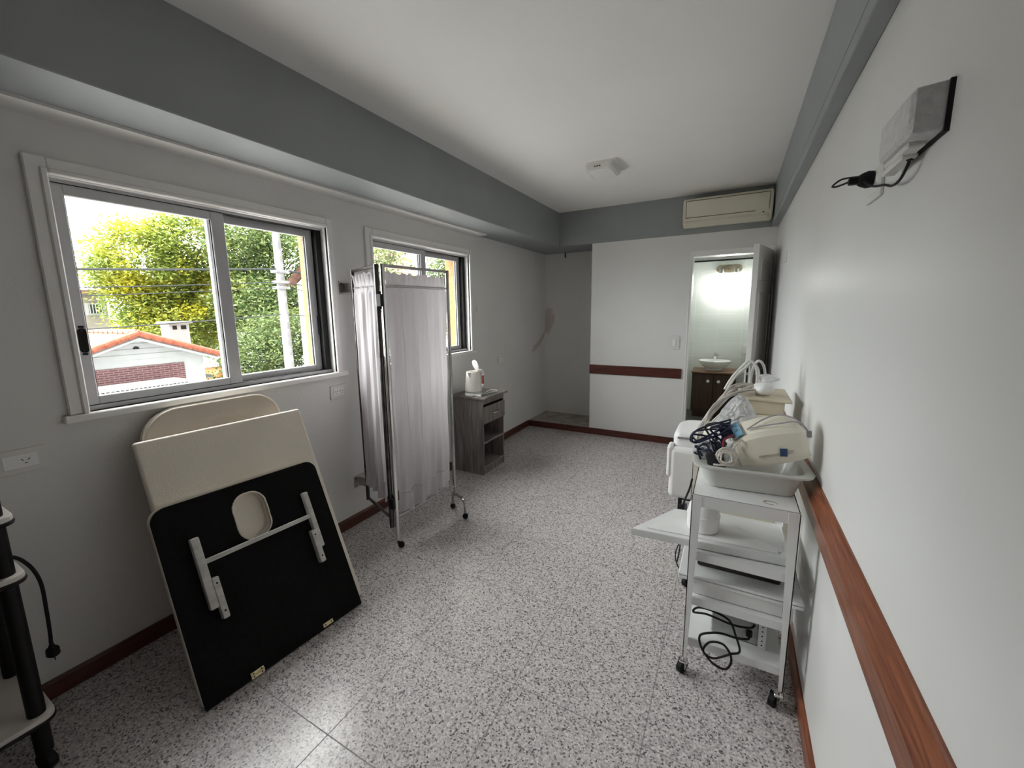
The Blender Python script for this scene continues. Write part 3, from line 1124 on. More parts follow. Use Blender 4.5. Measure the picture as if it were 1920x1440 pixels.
for lo_, hi_ in (((AX0 + .026, AY - .002, AZ0 + .076), (AX1 - .13, AY + .003, AZ0 + .081)), ((AX0 + .026, AY - .002, AZ1 - .029), (AX1 - .024, AY + .003, AZ1 - .025)), ((AX1 - .028, AY - .002, AZ0 + .082), (AX1 - .024, AY + .003, AZ1 - .027)), ((AX0 + .026, AY - .002, AZ0 + .078), (AX0 + .030, AY + .003, AZ1 - .027))):
    a.box(lo_, hi_)
a.build('panel_gap', noisy('brown_seam_grime', (.10, .07, .04), (.15, .11, .06), scale=30, rough=.8), ac)
a = MB()
a.box((AX0 + .03, AY + .002, AZ0 + .018), (AX1 - .03, AY + .05, AZ0 + .066), .006, 2, rot=Matrix.Rotation(R(-28), 3, 'X'))
a.build('air_flap', 'acwhite', ac)
MB().box((AX1 - .075, AY - .002, AZ0 + .058), (AX1 - .062, AY + .01, AZ0 + .068)).build('sensor_window', 'black', ac)

# ------------------------------------------------------------------ white box with cord on the long wall
bx = thing('wall_equipment_box', 'white plastic box fixed high on the long white wall', 'box', (RW, 1.2, 1.77))
a = MB().box((2.513, 1.032, 1.742), (RW, 1.225, 1.826))
a.build('backplate', 'black', bx)
a = MB()
a.loft([[(2.514, y, z) for y, z in rrect(1.036, 1.746, 1.222, 1.826, .004)], [(2.474, y, z) for y, z in rrect(1.038, 1.748, 1.220, 1.824, .006)], [(2.468, y, z) for y, z in rrect(1.044, 1.754, 1.214, 1.818, .008)]], smooth=False)
a.build('casing', noisy('textured_white_plastic', (.58, .58, .58), (.66, .66, .66), scale=60, rough=.6, bump=1.0, bscale=150), bx)
a = MB().box((2.480, 1.085, 1.738), (2.508, 1.225, 1.749), .003, 1).box((2.484, 1.13, 1.730), (2.510, 1.26, 1.741), .003, 1)
a.build('bracket', 'wirelight', bx)
pl = plate_on_wall('wall_socket', 'white wall socket with black plug under the equipment box', 1.445, 1.755, .125, .075, (-.02, .02), side='R')
a = MB()
a.M = Matrix.Translation((RW - .010, 1.452, 1.772)) @ Matrix.Rotation(-PI / 2, 4, 'Y')
a.lathe([(.020, 0), (.021, .012), (.017, .022), (.012, .030)], seg=20)
a.M = Matrix.Identity(4)
a.box((RW - .06, 1.443, 1.763), (RW - .034, 1.461, 1.781), .004, 2)
plug = a.build('power_plug', 'black')
cd = MB()
cd.tube(spline([(2.500, 1.137, 1.742), (2.500, 1.140, 1.728), (2.500, 1.178, 1.706), (2.502, 1.24, 1.706), (2.503, 1.309, 1.724), (2.500, 1.37, 1.736), (2.496, 1.42, 1.752), (2.49, 1.44, 1.768)], 8), .0028, 8)
cd.tube(spline([(2.462, 1.452, 1.772), (2.440, 1.47, 1.768), (2.434, 1.495, 1.776), (2.455, 1.50, 1.792), (2.488, 1.47, 1.786)], 8), .0025, 8)
cd.tube([(2.500, 1.137, 1.756), (2.500, 1.138, 1.728)], [.008, .0055], 10)
c = cd.build('power_cord', 'black', plug)
tag(plug, 'black plug with looped cord in the wall socket', 'plug')

# ------------------------------------------------------------------ folded massage table panels leaning under the window
P0 = Vector((.607, .598, .0))
E_ = Vector((.08815, .99611, 0))
UP = Vector((-.42097, .03725, .90631))
NN = E_.cross(UP)
BM = frame_M(P0, E_, UP)                # x along floor edge, y up the board, z towards the room


def bmb(lift=0.0):
    m = MB()
    m.M = BM @ Matrix.Translation((0, lift, 0))
    return m


b1 = thing('massage_table_half', 'black-backed massage table half with a face hole, leaning in front', 'massage table', P0)
Wb, Hb = .681, .767
outer = rrect(0, .0, Wb, Hb, [.004, .05, .055, .004], 8)
hole = rrect(.272, .510, .408, .715, .062, 8)
bmb(.006).plate(outer, [hole], -.010, 0).build('board', 'blackboard', b1)
o2 = rrect(-.004, .0, Wb - .010, Hb + .003, [.02, .055, .06, .02], 8)
h2 = rrect(.280, .518, .400, .707, .058, 8)
bmb(.012).plate(o2, [h2], -.032, -.0105).build('padding', 'creamvinyl', b1)
a = bmb(.006)
wave = []
for i in range(len(hole) * 4):
    k = i / 4
    p, q = hole[int(k)], hole[(int(k) + 1) % len(hole)]
    t = k % 1
    x, y = p[0] + (q[0] - p[0]) * t, p[1] + (q[1] - p[1]) * t
    wave.append((x + random.uniform(-.001, .001), y + random.uniform(-.001, .001), .000))
a.tube(wave, .004, 6, closed=True)
a.build('hole_piping', 'creamvinyl', b1)
# folding leg bracket: two rails, cross bar, two mounting blocks
for x0, x1, y0, y1, b0, b1_, c0, c1 in ((.093, .124, .322, .612, .122, .147, .270, .437), (.562, .588, .348, .624, .543, .570, .280, .440)):
    bmb(.006).box((x0, y0, .0), (x1, y1, .030), .006, 2).build('leg_rail', 'greywood', b1)
    k = bmb(.006)
    k.box((b0, c0, .0), (b1_, c1, .034), .006, 2)
    ko = k.build('mounting_block', 'greywood', b1)
    for yy in (c0 + .030, c1 - .025):
        h = bmb(.006)
        h.lathe([(.004, .0), (.004, .035)], c=((b0 + b1_) / 2, yy, 0), seg=10)
        h.build('screw_hole', 'black', ko)
bmb(.006).box((.118, .497, .010), (.575, .516, .026), .002, 1).build('cross_bar', 'greywood', b1)


def hinge(x0, x1, y0, y1, two):
    h = bmb(.006)
    if two:
        ym = (y0 + y1) / 2
        h.box((x0, ym + .003, .0), (x1, y1, .003), .001, 1)
        h.box((x0, y0, .0), (x1, ym - .003, .003), .001, 1)
        h.tube([(x0, ym, .003), (x1, ym, .003)], .004, 8)
    else:
        h.box((x0, y0, .0), (x1, y1, .003), .001, 1)
    ho = h.build('hinge', 'brass', b1)
    for xx in (x0 + .010, x1 - .010):
        for yy in ((y0 + .006, y1 - .006) if two else ((y0 + y1) / 2,)):
            d = bmb(.006)
            d.lathe([(.003, 0), (.003, .0045)], c=(xx, yy, 0), seg=8)
            d.build('screw', 'black', ho)


hinge(.159, .210, .000, .024, True)
hinge(.475, .524, .006, .023, False)

b2 = thing('massage_table_section', 'smooth cream upholstered panel leaning between the black board and the rounded one', 'massage table panel', (.55, .95, 0))
a = MB()
a.M = BM @ Matrix.Translation((.025, .030, -.064))
a.prism(rrect(0, 0, .695, 1.033, .012, 4), 0, .030, .012, 4)
a.build('cushion', 'creamvinyl', b2)
b3 = thing('rounded_table_section', 'cream upholstered panel with rounded top corners, hindmost under the window sill', 'massage table panel', (.4, 1.0, 0))
E3 = Vector((.05, 1, 0)).normalized()
N3h = Vector((E3.y, -E3.x, 0))
U3 = -math.sin(R(18)) * N3h + math.cos(R(18)) * Vector((0, 0, 1))
a = MB()
a.M = frame_M((.400, .700, 0), E3, U3)
cp3 = rrect(-.004, .006, .580, 1.105, [.01, .12, .15, .01], 10)
a.prism(cp3, -.052, 0, .012, 4)
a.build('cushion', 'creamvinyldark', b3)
a = MB()
a.M = frame_M((.400, .700, 0), E3, U3)
a.loft([[(x, y, z) for x, y in rrect(-.004 - g, .006, .580 + g, 1.105 + g, [.01, .12, .15, .01], 10)] for z, g in ((-.046, -.004), (-.044, .0025), (-.006, .0025), (-.004, -.004))], cap=False)
a.build('edge_band', 'creamvinyl', b3)

# ------------------------------------------------------------------ folding curtain screen
sc = thing('folding_screen', 'two-panel chrome privacy screen with gathered white curtains', 'screen', (.47, 2.0, 0))
A = Vector((.476, 1.742, 0))
B = Vector((.519, 2.285, 0))
A2 = Vector((.446, 1.727, 0))
B2 = Vector((.100, 1.862, 0))
ZT, ZB = 1.712, .205


M['backlitchrome'] = noisy('chrome_backlit_shade', (.06, .055, .055), (.12, .11, .11), scale=14, rough=.35, metal=.9)  # screen metal with its backlit darkness put into the colour
M['shadedchrome'] = noisy('chrome_dark_reflection', (.36, .36, .35), (.46, .46, .45), scale=16, rough=.22, metal=1.0)  # chrome darkened in colour to imitate dark reflections on the bars


def panel(p, q, zt, zb, low_p, material):
    fr = MB()
    po = MB()
    po.rod((p.x, p.y, low_p), (p.x, p.y, zt + .009), .0145, 14)
    po.build('post', 'chrome' if material == 'shadedchrome' else 'backlitchrome', sc)
    fr.rod((q.x, q.y, zb - .012), (q.x, q.y, zt + .009), .0125, 12)
    fr.rod((p.x, p.y, zt), (q.x, q.y, zt), .009, 10)
    fr.rod((p.x, p.y, zb), (q.x, q.y, zb), .009, 10)
    return fr.build('screen_frame', material, sc)


f1 = panel(A, B, ZT, ZB, .055, 'shadedchrome')
f2 = panel(A2, B2, ZT - .002, ZB - .005, .14, 'backlitchrome')


def curtain(p, q, ztop, zbot, seed, frill=.075, wav=.021, drop=0.0):
    rnd = random.Random(seed)
    d = (q - p)
    L_ = d.length
    d = d.normalized()
    n = Vector((d.y, -d.x, 0))
    p0 = p + d * .020
    Lc = L_ - .045
    ph = [rnd.uniform(0, 6.28) for _ in range(6)]

    def fn(u, v):
        # v 0 top .. 1 bottom
        z = ztop + frill - v * (ztop + frill - zbot)
        header = z > ztop
        folds = 4.5 if L_ > .45 else 3.5
        amp = wav * (.55 + .6 * math.sin(u * 9 + ph[0]) ** 2) * (.6 + .5 * v)
        off = amp * math.sin(u * folds * 2 * PI + ph[1] + .7 * math.sin(v * 2.5 + ph[2])) + .25 * amp * math.sin(u * folds * 5.2 * PI + ph[3] + v * 2)
        if abs(z - ztop) < .02:
            off *= .35
            off += .004 * math.sin(u * 60 + ph[4])
        if header:
            k = (z - ztop) / frill
            off = .009 * k * math.sin(u * 75 + ph[4]) + .006 * k * math.sin(u * 40 + ph[5])
            z += .007 * k * math.sin(u * 52 + ph[5])
        nb = max(0.0, (v - .91) / .09)
        if nb > 0:
            off += .012 * nb * math.sin(u * 46 + ph[4])
            z += .010 * nb * math.sin(u * 31 + ph[2])
        z -= drop * (1 - u) * v * v
        pull = .012 * math.sin(v * PI) * (1 - 2 * u)
        s_ = u * Lc + pull + .003 * math.sin(v * 20 + u * 30)
        w_ = p0 + d * s_ + n * off
        return (w_.x, w_.y, z)
    c_ = MB()
    c_.grid(fn, 150, 90)
    o_ = c_.build('curtain', 'curtain', sc, sharp=180, recalc=False)
    # gathered bottom band seam and header seam
    for vv in ((frill + .004) / (ztop + frill - zbot), .912):
        e = MB()
        e.tube([Vector(fn(i / 120, vv)) + n * .0025 for i in range(121)], .0022, 5)
        e.build('seam', M['curtain'], o_)
    return o_


curtain(A, B, 1.600, .240, 3, drop=.045)
curtain(B2, A2, 1.605, .300, 8, wav=.015)
for (p, q) in ((A, B), (B2, A2)):
    r_ = MB().rod((p.x, p.y, 1.606), (q.x, q.y, 1.606), .004, 8)
    r_.build('curtain_rod', 'steel', sc)
# hinges between the panels
for z in (1.52, .30):
    h = MB()
    mid = (A + A2) / 2
    h.rod((mid.x, mid.y, z - .05), (mid.x, mid.y, z + .05), .008, 10)
    h.box((min(A.x, A2.x) - .004, min(A.y, A2.y) - .014, z - .035), (max(A.x, A2.x) + .004, max(A.y, A2.y) - .008, z + .035), .002, 1)
    h.build('hinge', 'blackgloss', sc)


def caster(mb, c, r=.020, wdt=.014):
    x, y = c
    mb.M = Matrix.Translation((x, y, r)) @ Matrix.Rotation(R(20), 4, 'Z') @ Matrix.Rotation(PI / 2, 4, 'X')
    mb.lathe([(r * .4, -wdt / 2), (r * .95, -wdt / 2), (r, -wdt / 4), (r, wdt / 4), (r * .95, wdt / 2), (r * .4, wdt / 2)], seg=20)
    mb.M = Matrix.Identity(4)


w = MB()
caster(w, (A.x + .012, A.y + .012))
w.rod((A.x, A.y, .03), (A.x, A.y, .06), .008)
w.build('caster', 'black', sc)
fa, fb = Vector((.470, 2.322, 0)), Vector((.640, 2.238, 0))
ft = MB()
ft.tube(spline([(fa.x, fa.y, .042), (fa.x + .004, fa.y - .002, .10), (fa.x + .012, fa.y - .006, .125), (fa.x + .04, fa.y - .02, .132), (fb.x - .05, fb.y + .025, .132), (fb.x - .014, fb.y + .008, .126), (fb.x - .004, fb.y + .002, .10), (fb.x, fb.y, .042)], 6), .0095, 10)
ft.rod((B.x, B.y, ZB), (B.x, B.y, .128), .009)
ft.build('screen_foot', 'shadedchrome', sc)
for c_ in (fa, fb):
    w = MB()
    caster(w, (c_.x, c_.y))
    w.rod((c_.x, c_.y, .030), (c_.x, c_.y, .048), .007)
    w.build('caster', 'black', sc)
# wall brackets carrying the hinged panel
for z in (1.612, .300):
    br = MB()
    br.box((0, 1.835, z - .042), (.006, 1.925, z + .042), .001, 1)
    br.box((.004, 1.872, z - .030), (B2.x + .002, 1.878, z + .030), .001, 1)
    br.rod((B2.x, 1.870, z - .032), (B2.x, 1.870, z + .032), .012, 10)
    bo = br.build('wall_bracket', 'steel', sc)
    for dz in (-.026, .026):
        h = MB()
        h.rod((.0055, 1.85, z + dz), (.008, 1.85, z + dz), .005, 8)
        h.build('screw', 'black', bo)

# ------------------------------------------------------------------ grey cabinet with kettle
cb = thing('bedside_cabinet', 'grey wood-effect cabinet with one drawer and two open shelves', 'cabinet', (.19, 3.14, 0))
CX0, CX1, CY0, CY1 = .030, .351, 2.956, 3.330
cz = .690
g = MB()
g.box((CX0, CY0, 0), (CX1, CY0 + .016, cz))
g.box((CX0, CY1 - .016, 0), (CX1, CY1, cz))
g.box((CX0, CY0 + .016, .075), (CX0 + .006, CY1 - .016, cz))
g.box((CX1 - .016, CY0 + .016, .640), (CX1 - .002, CY1 - .016, cz))
g.box((CX1 - .022, CY0 + .016, 0), (CX1 - .008, CY1 - .016, .060))
g.build('body', 'greyoak', cb)
for z in (.060, .283):
    MB().box((CX0 + .006, CY0 + .016, z), (CX1 - .002, CY1 - .016, z + .016)).build('shelf', 'greyoakH', cb)
MB().box((CX0 - .005, CY0 - .014, cz), (CX1 + .036, CY1 + .022, cz + .018), .002, 1).build('top', 'greyoakH', cb)
dr = MB().box((CX1 - .001, CY0 + .006, .470), (CX1 + .016, CY1 - .004, .624), .004, 2)
dro = dr.build('drawer', 'greyoak', cb)
MB().box((CX0 + .01, CY0 + .03, .480), (CX1, CY1 - .03, .600)).build('drawer_box', 'greyoak', dro)
MB().tube(spline([(CX1 + .016, 3.100, .548), (CX1 + .032, 3.108, .548), (CX1 + .036, 3.150, .546), (CX1 + .032, 3.192, .548), (CX1 + .016, 3.200, .548)], 6), .0045, 8).build('handle', 'chrome', dro)

KX, KY, KZ = .215, 3.030, cz + .018
kt = thing('electric_kettle', 'white electric kettle with its lid open, on the grey cabinet', 'kettle', (KX, KY, KZ))
MB().lathe([(.070, 0), (.080, .004), (.082, .014), (.078, .024), (.066, .028)], c=(KX, KY, KZ), seg=32).build('power_base', 'white', kt)
MB().lathe([(.073, .030), (.0765, .034), (.076, .06), (.066, .17), (.060, .212), (.056, .218), (.053, .212), (.060, .17), (.06, .08), (.0, .07)], c=(KX, KY, KZ), seg=36).build('body', noisy('ivory_kettle_plastic', (.78, .74, .69), (.82, .78, .74), scale=6, rough=.35), kt)
MB().lathe([(.0772, .036), (.0775, .040), (.0770, .044)], c=(KX, KY, KZ), seg=36, cap=False).build('band', 'steel', kt)
l = MB()
l.M = Matrix.Translation((KX + .006, KY + .032, KZ + .265)) @ Matrix.Rotation(R(-72), 4, 'X') @ Matrix.Rotation(R(25), 4, 'Y')
l.lathe([(.0, -.006), (.040, -.006), (.050, -.001), (.050, .005), (.03, .011), (.0, .013)], seg=28)
l.build('lid', 'white', kt)
hd = MB()
hd.tube(spline([(KX + .015, KY + .048, KZ + .208), (KX + .025, KY + .085, KZ + .215), (KX + .035, KY + .118, KZ + .190), (KX + .036, KY + .120, KZ + .130), (KX + .032, KY + .104, KZ + .075), (KX + .024, KY + .070, KZ + .055)], 8), [.012] * 12 + [.011] * 29, 10)
hd.build('handle', 'white', kt)
MB().box((KX + .026, KY + .095, KZ + .09), (KX + .050, KY + .106, KZ + .17), .003, 1).build('water_gauge', noisy('red_brown_strip', (.32, .10, .08), (.40, .14, .10), scale=20), kt)
sp = MB()
sp.loft([[(KX - .014, KY - .052, KZ + .150), (KX + .014, KY - .052, KZ + .150), (KX + .006, KY - .060, KZ + .152)], [(KX - .020, KY - .046, KZ + .214), (KX + .020, KY - .046, KZ + .214), (KX, KY - .088, KZ + .216)]])
sp.build('spout', 'white', kt)
MB().box((KX + .045, KY - .055, KZ), (KX + .11, KY - .035, KZ + .018), .006, 2).build('cord_outlet', 'white', kt)
MB().tube(spline([(KX + .06, KY + .06, KZ + .008), (KX + .05, KY + .14, KZ + .006), (KX + .03, KY + .23, KZ + .006), (KX + .08, KY + .255, KZ + .006), (KX + .12, KY + .20, KZ + .006), (KX + .10, KY + .12, KZ + .006), (KX + .085, KY + .02, KZ + .008)], 8), .0045, 8).build('power_cord', 'wirelight', kt)

# ------------------------------------------------------------------ black trolley at the near left
tr = thing('black_shelf_trolley', 'black-framed trolley with pale shelves under the wall socket', 'trolley', (.2, 0, 0))
TX0, TX1, TY0, TY1 = .020, .392, -.36, .292
for px_, py_ in ((.352, .255), (.060, .262), (.352, -.32), (.060, -.32)):
    MB().tube([(px_, py_, .07), (px_, py_, .93)], .0215, 16).build('post', 'blackgloss', tr)
    k = MB()
    caster(k, (px_, py_), .032, .024)
    k.rod((px_, py_, .03), (px_, py_, .075), .014)
    k.build('caster', 'black', tr)
for z in (.190, .672, .858):
    s_ = MB().prism(rrect(TX0, TY0, TX1, TY1, .035, 6), z, z + .018, .004, 2)
    so = s_.build('shelf', noisy('pale_shelf_board', (.62, .59, .56), (.68, .65, .62), scale=5, rough=.4), tr)
    e = MB()
    e.tube([(x, y, z - .004) for x, y in rrect(TX0 + .004, TY0 + .004, TX1 - .004, TY1 - .004, .033, 6)], .008, 8, closed=True)
    e.build('shelf_rim', 'blackgloss', so)
pc = MB()
pc.tube(spline([(.26, .10, .697), (.235, .22, .697), (.212, .287, .690), (.205, .325, .640), (.202, .345, .56), (.200, .345, .45), (.200, .342, .36), (.200, .340, .335)], 8), .0055, 8)
cord = pc.build('hanging_mains_lead', 'black')
pg = MB()
pg.M = Matrix.Translation((.200, .340, .335)) @ Matrix.Rotation(PI, 4, 'X')
pg.lathe([(.006, -.01), (.008, .01), (.014, .022), (.024, .030), (.025, .048), (.020, .052)], seg=18, sy=.7)
for dx in (-.009, .009):
    pg.box((dx - .003, -.001, .052), (dx + .003, .001, .068))
pg.build('plug', 'black', cord)
tag(cord, 'black power cord and plug hanging off the black trolley', 'cord')


# ------------------------------------------------------------------ white metal trolleys on the right
def caster2(mb, x, y):
    mb.M = Matrix.Translation((x, y, .027)) @ Matrix.Rotation(R(62), 4, 'Z') @ Matrix.Rotation(PI / 2, 4, 'X')
    mb.lathe([(.010, -.007), (.014, -.010), (.0255, -.010), (.027, -.008), (.027, .008), (.0255, .010), (.014, .010), (.010, .007)], seg=24)
    mb.M = Matrix.Identity(4)


def trolley(root, x0, x1, y0, y1, zt, shelves, material, leg_top=.030, leg_bot=.014, z_bot=.075):
    MB().box((x0, y0, zt - .006), (x1, y1, zt)).box((x0, y0, zt - .045), (x1, y0 + .003, zt)).box((x0, y1 - .003, zt - .045), (x1, y1, zt)).box((x0, y0, zt - .045), (x0 + .003, y1, zt)).box((x1 - .003, y0, zt - .045), (x1, y1, zt)).build('top', material, root)
    for z in shelves:
        s_ = MB()
        s_.box((x0 + .006, y0 + .014, z - .004), (x1 - .006, y1 - .014, z))
        s_.box((x0 + .006, y0 + .012, z - .030), (x1 - .006, y0 + .016, z + .002))
        s_.box((x0 + .006, y1 - .016, z - .030), (x1 - .006, y1 - .012, z + .002))
        s_.box((x0 + .004, y0 + .014, z - .030), (x0 + .008, y1 - .014, z + .002))
        s_.box((x1 - .008, y0 + .014, z - .030), (x1 - .004, y1 - .014, z + .002))
        s_.build('shelf', material, root)
    for sx, xx in ((1, x0 - .0015), (-1, x1 + .0015)):
        for sy, yy in ((1, y0 - .0015), (-1, y1 + .0015)):
            l_ = MB()
            # tapered angle-iron leg: two plates
            t_ = .003
            top, bot = leg_top * 1.15, leg_bot

            def quadbox(pa, pb, nrm):
                q = [Vector(p_) for p_ in pa]
                nn = Vector(nrm) * t_
                l_.loft([[*q], [p_ + nn for p_ in q]], smooth=False)
            quadbox([(xx, yy, z_bot), (xx + sx * bot, yy, z_bot), (xx + sx * top, yy, zt - .004), (xx, yy, zt - .004)], None, (0, sy, 0))
            quadbox([(xx, yy, z_bot), (xx, yy + sy * bot, z_bot), (xx, yy + sy * top, zt - .004), (xx, yy, zt - .004)], None, (sx, 0, 0))
            lo_ = l_.build('leg', material, root)
            c_ = MB()
            caster2(c_, xx + sx * .012 - .012, yy + sy * .012 - .004)
            cst = c_.build('caster', 'black', root)
            f_ = MB()
            f_.rod((xx + sx * .008, yy + sy * .008, .058), (xx + sx * .008, yy + sy * .008, .090), .008, 10)
            f_.box((xx + sx * .008 - .018, yy + sy * .008 - .016, .050), (xx + sx * .008 + .012, yy + sy * .008 + .012, .062), .003, 1)
            f_.M = Matrix.Translation((xx + sx * .012 - .012, yy + sy * .012 - .004, .027)) @ Matrix.Rotation(R(62), 4, 'Z')
            for q_ in (-.0125, .0125):
                f_.box((-.007, q_ - .001, -.010), (.010, q_ + .001, .032))
            f_.M = Matrix.Identity(4)
            f_.build('caster_fork', 'chrome', cst)


t1 = thing('metal_trolley', 'white enamelled trolley with four tiers nearest on the long wall', 'trolley', (2.29, 1.8, 0))
QX0, QX1, QY0, QY1, QZ = 2.124, 2.456, 1.600, 2.010, .764
trolley(t1, QX0, QX1, QY0, QY1, QZ, (.525, .335, .155), 'whitemetal')
rs = MB()
rs.tube([(2.372 + .020 * math.cos(a_), 1.645 + .014 * math.sin(a_), QZ + .0006) for a_ in [2 * PI * k / 28 * .82 for k in range(29)]], .0012, 4)
rs.build('ring_stain', noisy('brown_ring_stain', (.28, .20, .10), (.40, .30, .18), scale=60, rough=.8), t1)

t2 = thing('metal_trolley', 'cream metal trolley standing behind the white one', 'trolley', (2.28, 2.4, 0))
trolley(t2, 2.085, 2.462, 2.17, 2.62, .772, (.455, .20), 'cream')

# five-sided white board on the second tier, sticking out over the floor
bz = .528
bd = MB()
poly = [(1.902, 1.622), (2.445, 1.660), (2.445, 1.700), (2.210, 1.905), (2.040, 1.885)]
bd.prism(poly, bz, bz + .032, .006, 2)
bdo = bd.build('flat_white_board', 'whitemetal')
cx_, cy_ = 2.21, 1.77
b_ = MB()
b_.prism([(1.96, 1.648), (2.415, 1.680), (2.415, 1.698), (2.205, 1.882), (2.055, 1.866)], bz + .031, bz + .036, .002, 1)
b_.build('raised_panel', 'white', bdo)
tag(bdo, 'five-sided white board jutting out from the white trolley', 'board')

# white jar on it
j = thing('plastic_jar', 'squat white plastic tub standing on the five-sided board', 'jar', (2.165, 1.735, bz + .036))
JX, JY, JZ = 2.160, 1.745, bz + .0362
MB().lathe([(.052, 0), (.058, .004), (.060, .012), (.060, .060), (.0615, .062), (.0615, .066), (.059, .068), (.054, .100), (.040, .118)], c=(JX, JY, JZ), seg=32).build('body', 'white', j)
MB().lathe([(.042, .116), (.044, .118), (.044, .136), (.040, .140)], c=(JX, JY, JZ), seg=28).build('lid', 'white', j)
# black strap hanging by the jar
st = MB().tube(spline([(2.108, 1.80, .745), (2.100, 1.80, .70), (2.088, 1.79, .66), (2.078, 1.78, .625)], 6), .004, 8)
st.box((2.066, 1.772, .612), (2.088, 1.79, .632), .003, 1)
sto = st.build('black_cable_end', 'black')
tag(sto, 'short black cable end dangling beside the white trolley leg', 'cable')

# flat box with overhanging lid on the third tier
fbx = thing('lidded_flat_box', 'flat white box with an overhanging lid on the third trolley tier', 'box', (2.29, 1.82, .337))
MB().box((2.14, 1.640, .3372), (2.44, 1.960, .392), .003, 1).build('body', 'white', fbx)
MB().box((2.088, 1.628, .392), (2.498, 1.975, .412), .003, 1).box((2.088, 1.628, .404), (2.498, 1.640, .418), .003, 1).build('lid', 'whitemetal', fbx)

bk = MB().box((2.150, 1.720, .4125), (2.435, 1.960, .478), .006, 2).build('tier_shade_block', noisy('dark_brown_shade', (.030, .022, .018), (.050, .038, .032), scale=20, rough=.6))  # added dark block, stands in for the shade between the tiers
tag(bk, 'dark brown block added as the deep shade above the lidded white box', 'shade block')

# grey instrument with black mains cable on the bottom tier
gi = thing('grey_instrument', 'grey metal instrument casing at the back of the bottom tier', 'instrument', (2.36, 1.9, .157))
MB().box((2.215, 1.690, .1572), (2.378, 1.860, .262), .004, 1).build('casing', noisy('grey_hammered_metal', (.34, .35, .34), (.42, .43, .42), scale=50, rough=.5), gi)
a = MB().box((2.376, 1.681, .158), (2.402, 1.690, .260))
ao = a.build('flange', 'whitemetal', gi)
a = MB()
for z in (.172, .19, .21, .23, .248):
    a.rod((2.389, 1.682, z), (2.389, 1.680, z), .0028, 8)
a.build('flange_hole', 'black', ao)
a = MB().box((2.335, 1.674, .192), (2.357, 1.6905, .216), .003, 1)
a.build('cable_inlet', 'black', gi)
mc = MB()
loops = [(2.346, 1.674, .204), (2.342, 1.655, .200), (2.300, 1.640, .200), (2.255, 1.620, .215), (2.215, 1.590, .225), (2.180, 1.588, .200), (2.190, 1.586, .150), (2.230, 1.584, .105), (2.275, 1.584, .100), (2.290, 1.586, .150), (2.262, 1.588, .195), (2.215, 1.590, .185), (2.195, 1.588, .140), (2.230, 1.586, .125), (2.285, 1.588, .165), (2.315, 1.600, .180), (2.300, 1.625, .220), (2.275, 1.650, .258), (2.215, 1.662, .268), (2.165, 1.665, .262), (2.150, 1.66, .24), (2.20, 1.65, .255), (2.285, 1.655, .240), (2.345, 1.660, .245), (2.362, 1.684, .245)]
mc.tube(spline(loops, 8), .0042, 8)
mco = mc.build('mains_cable', 'black')
tag(mco, 'black mains cable looped over the bottom trolley tier', 'cable')

# ------------------------------------------------------------------ plastic basin and its contents
BCX, BCY, BZ0 = 2.300, 1.815, QZ + .001
BR = Matrix.Translation((BCX, BCY, 0)) @ Matrix.Rotation(R(5), 4, 'Z')


def bl(hx_, hy_, r_, z):
    return [(x, y, z) for x, y in rrect(-hx_, -hy_, hx_, hy_, r_, 6)]


bs = MB()
bs.M = BR
bs.loft([bl(.138, .098, .03, BZ0), bl(.146, .106, .035, BZ0 + .004), bl(.172, .130, .05, BZ0 + .082), bl(.196, .152, .06, BZ0 + .086), bl(.198, .154, .06, BZ0 + .094), bl(.194, .150, .06, BZ0 + .096), bl(.170, .128, .05, BZ0 + .093), bl(.168, .126, .05, BZ0 + .088), bl(.142, .102, .035, BZ0 + .008), bl(.136, .096, .03, BZ0 + .006)])
bso = bs.build('plastic_basin', 'basin')
tag(bso, 'milky plastic basin full of leads on top of the white trolley', 'basin')

# cream electrotherapy unit tilted in the basin
et = thing('electrotherapy_unit', 'cream electrotherapy unit with a blue socket panel, tilted in the basin', 'medical device', (2.36, 1.80, .86))
EM = Matrix.Translation((2.366, 1.785, .932)) @ Matrix.Rotation(R(6), 4, 'Z') @ Matrix.Rotation(R(-17), 4, 'Y')
e = MB()
e.M = EM
sec = lambda x, k=1.0, dz=0.0: [(x, y * k, z * k + dz) for y, z in ((-.080, -.046), (-.085, -.036), (-.085, -.010), (-.072, .058), (-.058, .074), (.040, .100), (.062, .094), (.080, .062), (.085, -.036), (.080, -.046))]
e.loft([sec(-.116, .70, -.010), sec(-.110, .80, -.006), sec(-.066, .97), sec(-.010, 1.0, .002), sec(.045, 1.0, .001), sec(.082, .93), sec(.102, .84, -.003), sec(.110, .74, -.006)], smooth=True)
e.build('casing', 'cream', et, sharp=28)
e = MB()
e.M = EM
e.box((-.050, -.0868, -.012), (.060, -.083, -.009)).box((-.050, -.0868, -.005), (.060, -.083, -.003))
e.build('seam', noisy('cream_seam', (.50, .46, .36), (.54, .50, .40), scale=20), et)
e = MB()
e.M = EM
e.box((.018, -.0878, -.018), (.040, -.083, .010), rot=Matrix.Rotation(R(12), 3, 'Y'))
e.build('side_label', 'bluelabel', et)
e = MB()
e.M = EM @ Matrix.Translation((-.088, -.008, .086)) @ Matrix.Rotation(R(-16), 4, 'Y') @ Matrix.Rotation(R(13), 4, 'X')
e.box((-.024, -.048, -.004), (.010, .050, .003), .002, 1)
bpn = e.build('socket_panel', 'bluepanel', et)
e = MB()
e.M = EM @ Matrix.Translation((-.088, -.008, .086)) @ Matrix.Rotation(R(-16), 4, 'Y') @ Matrix.Rotation(R(13), 4, 'X')
for k in range(5):
    y = -.040 + k * .021
    e.tube([(-.022, y, .004), (-.040, y, .010), (-.062, y, .008)], [.0075, .0075, .005], 10)
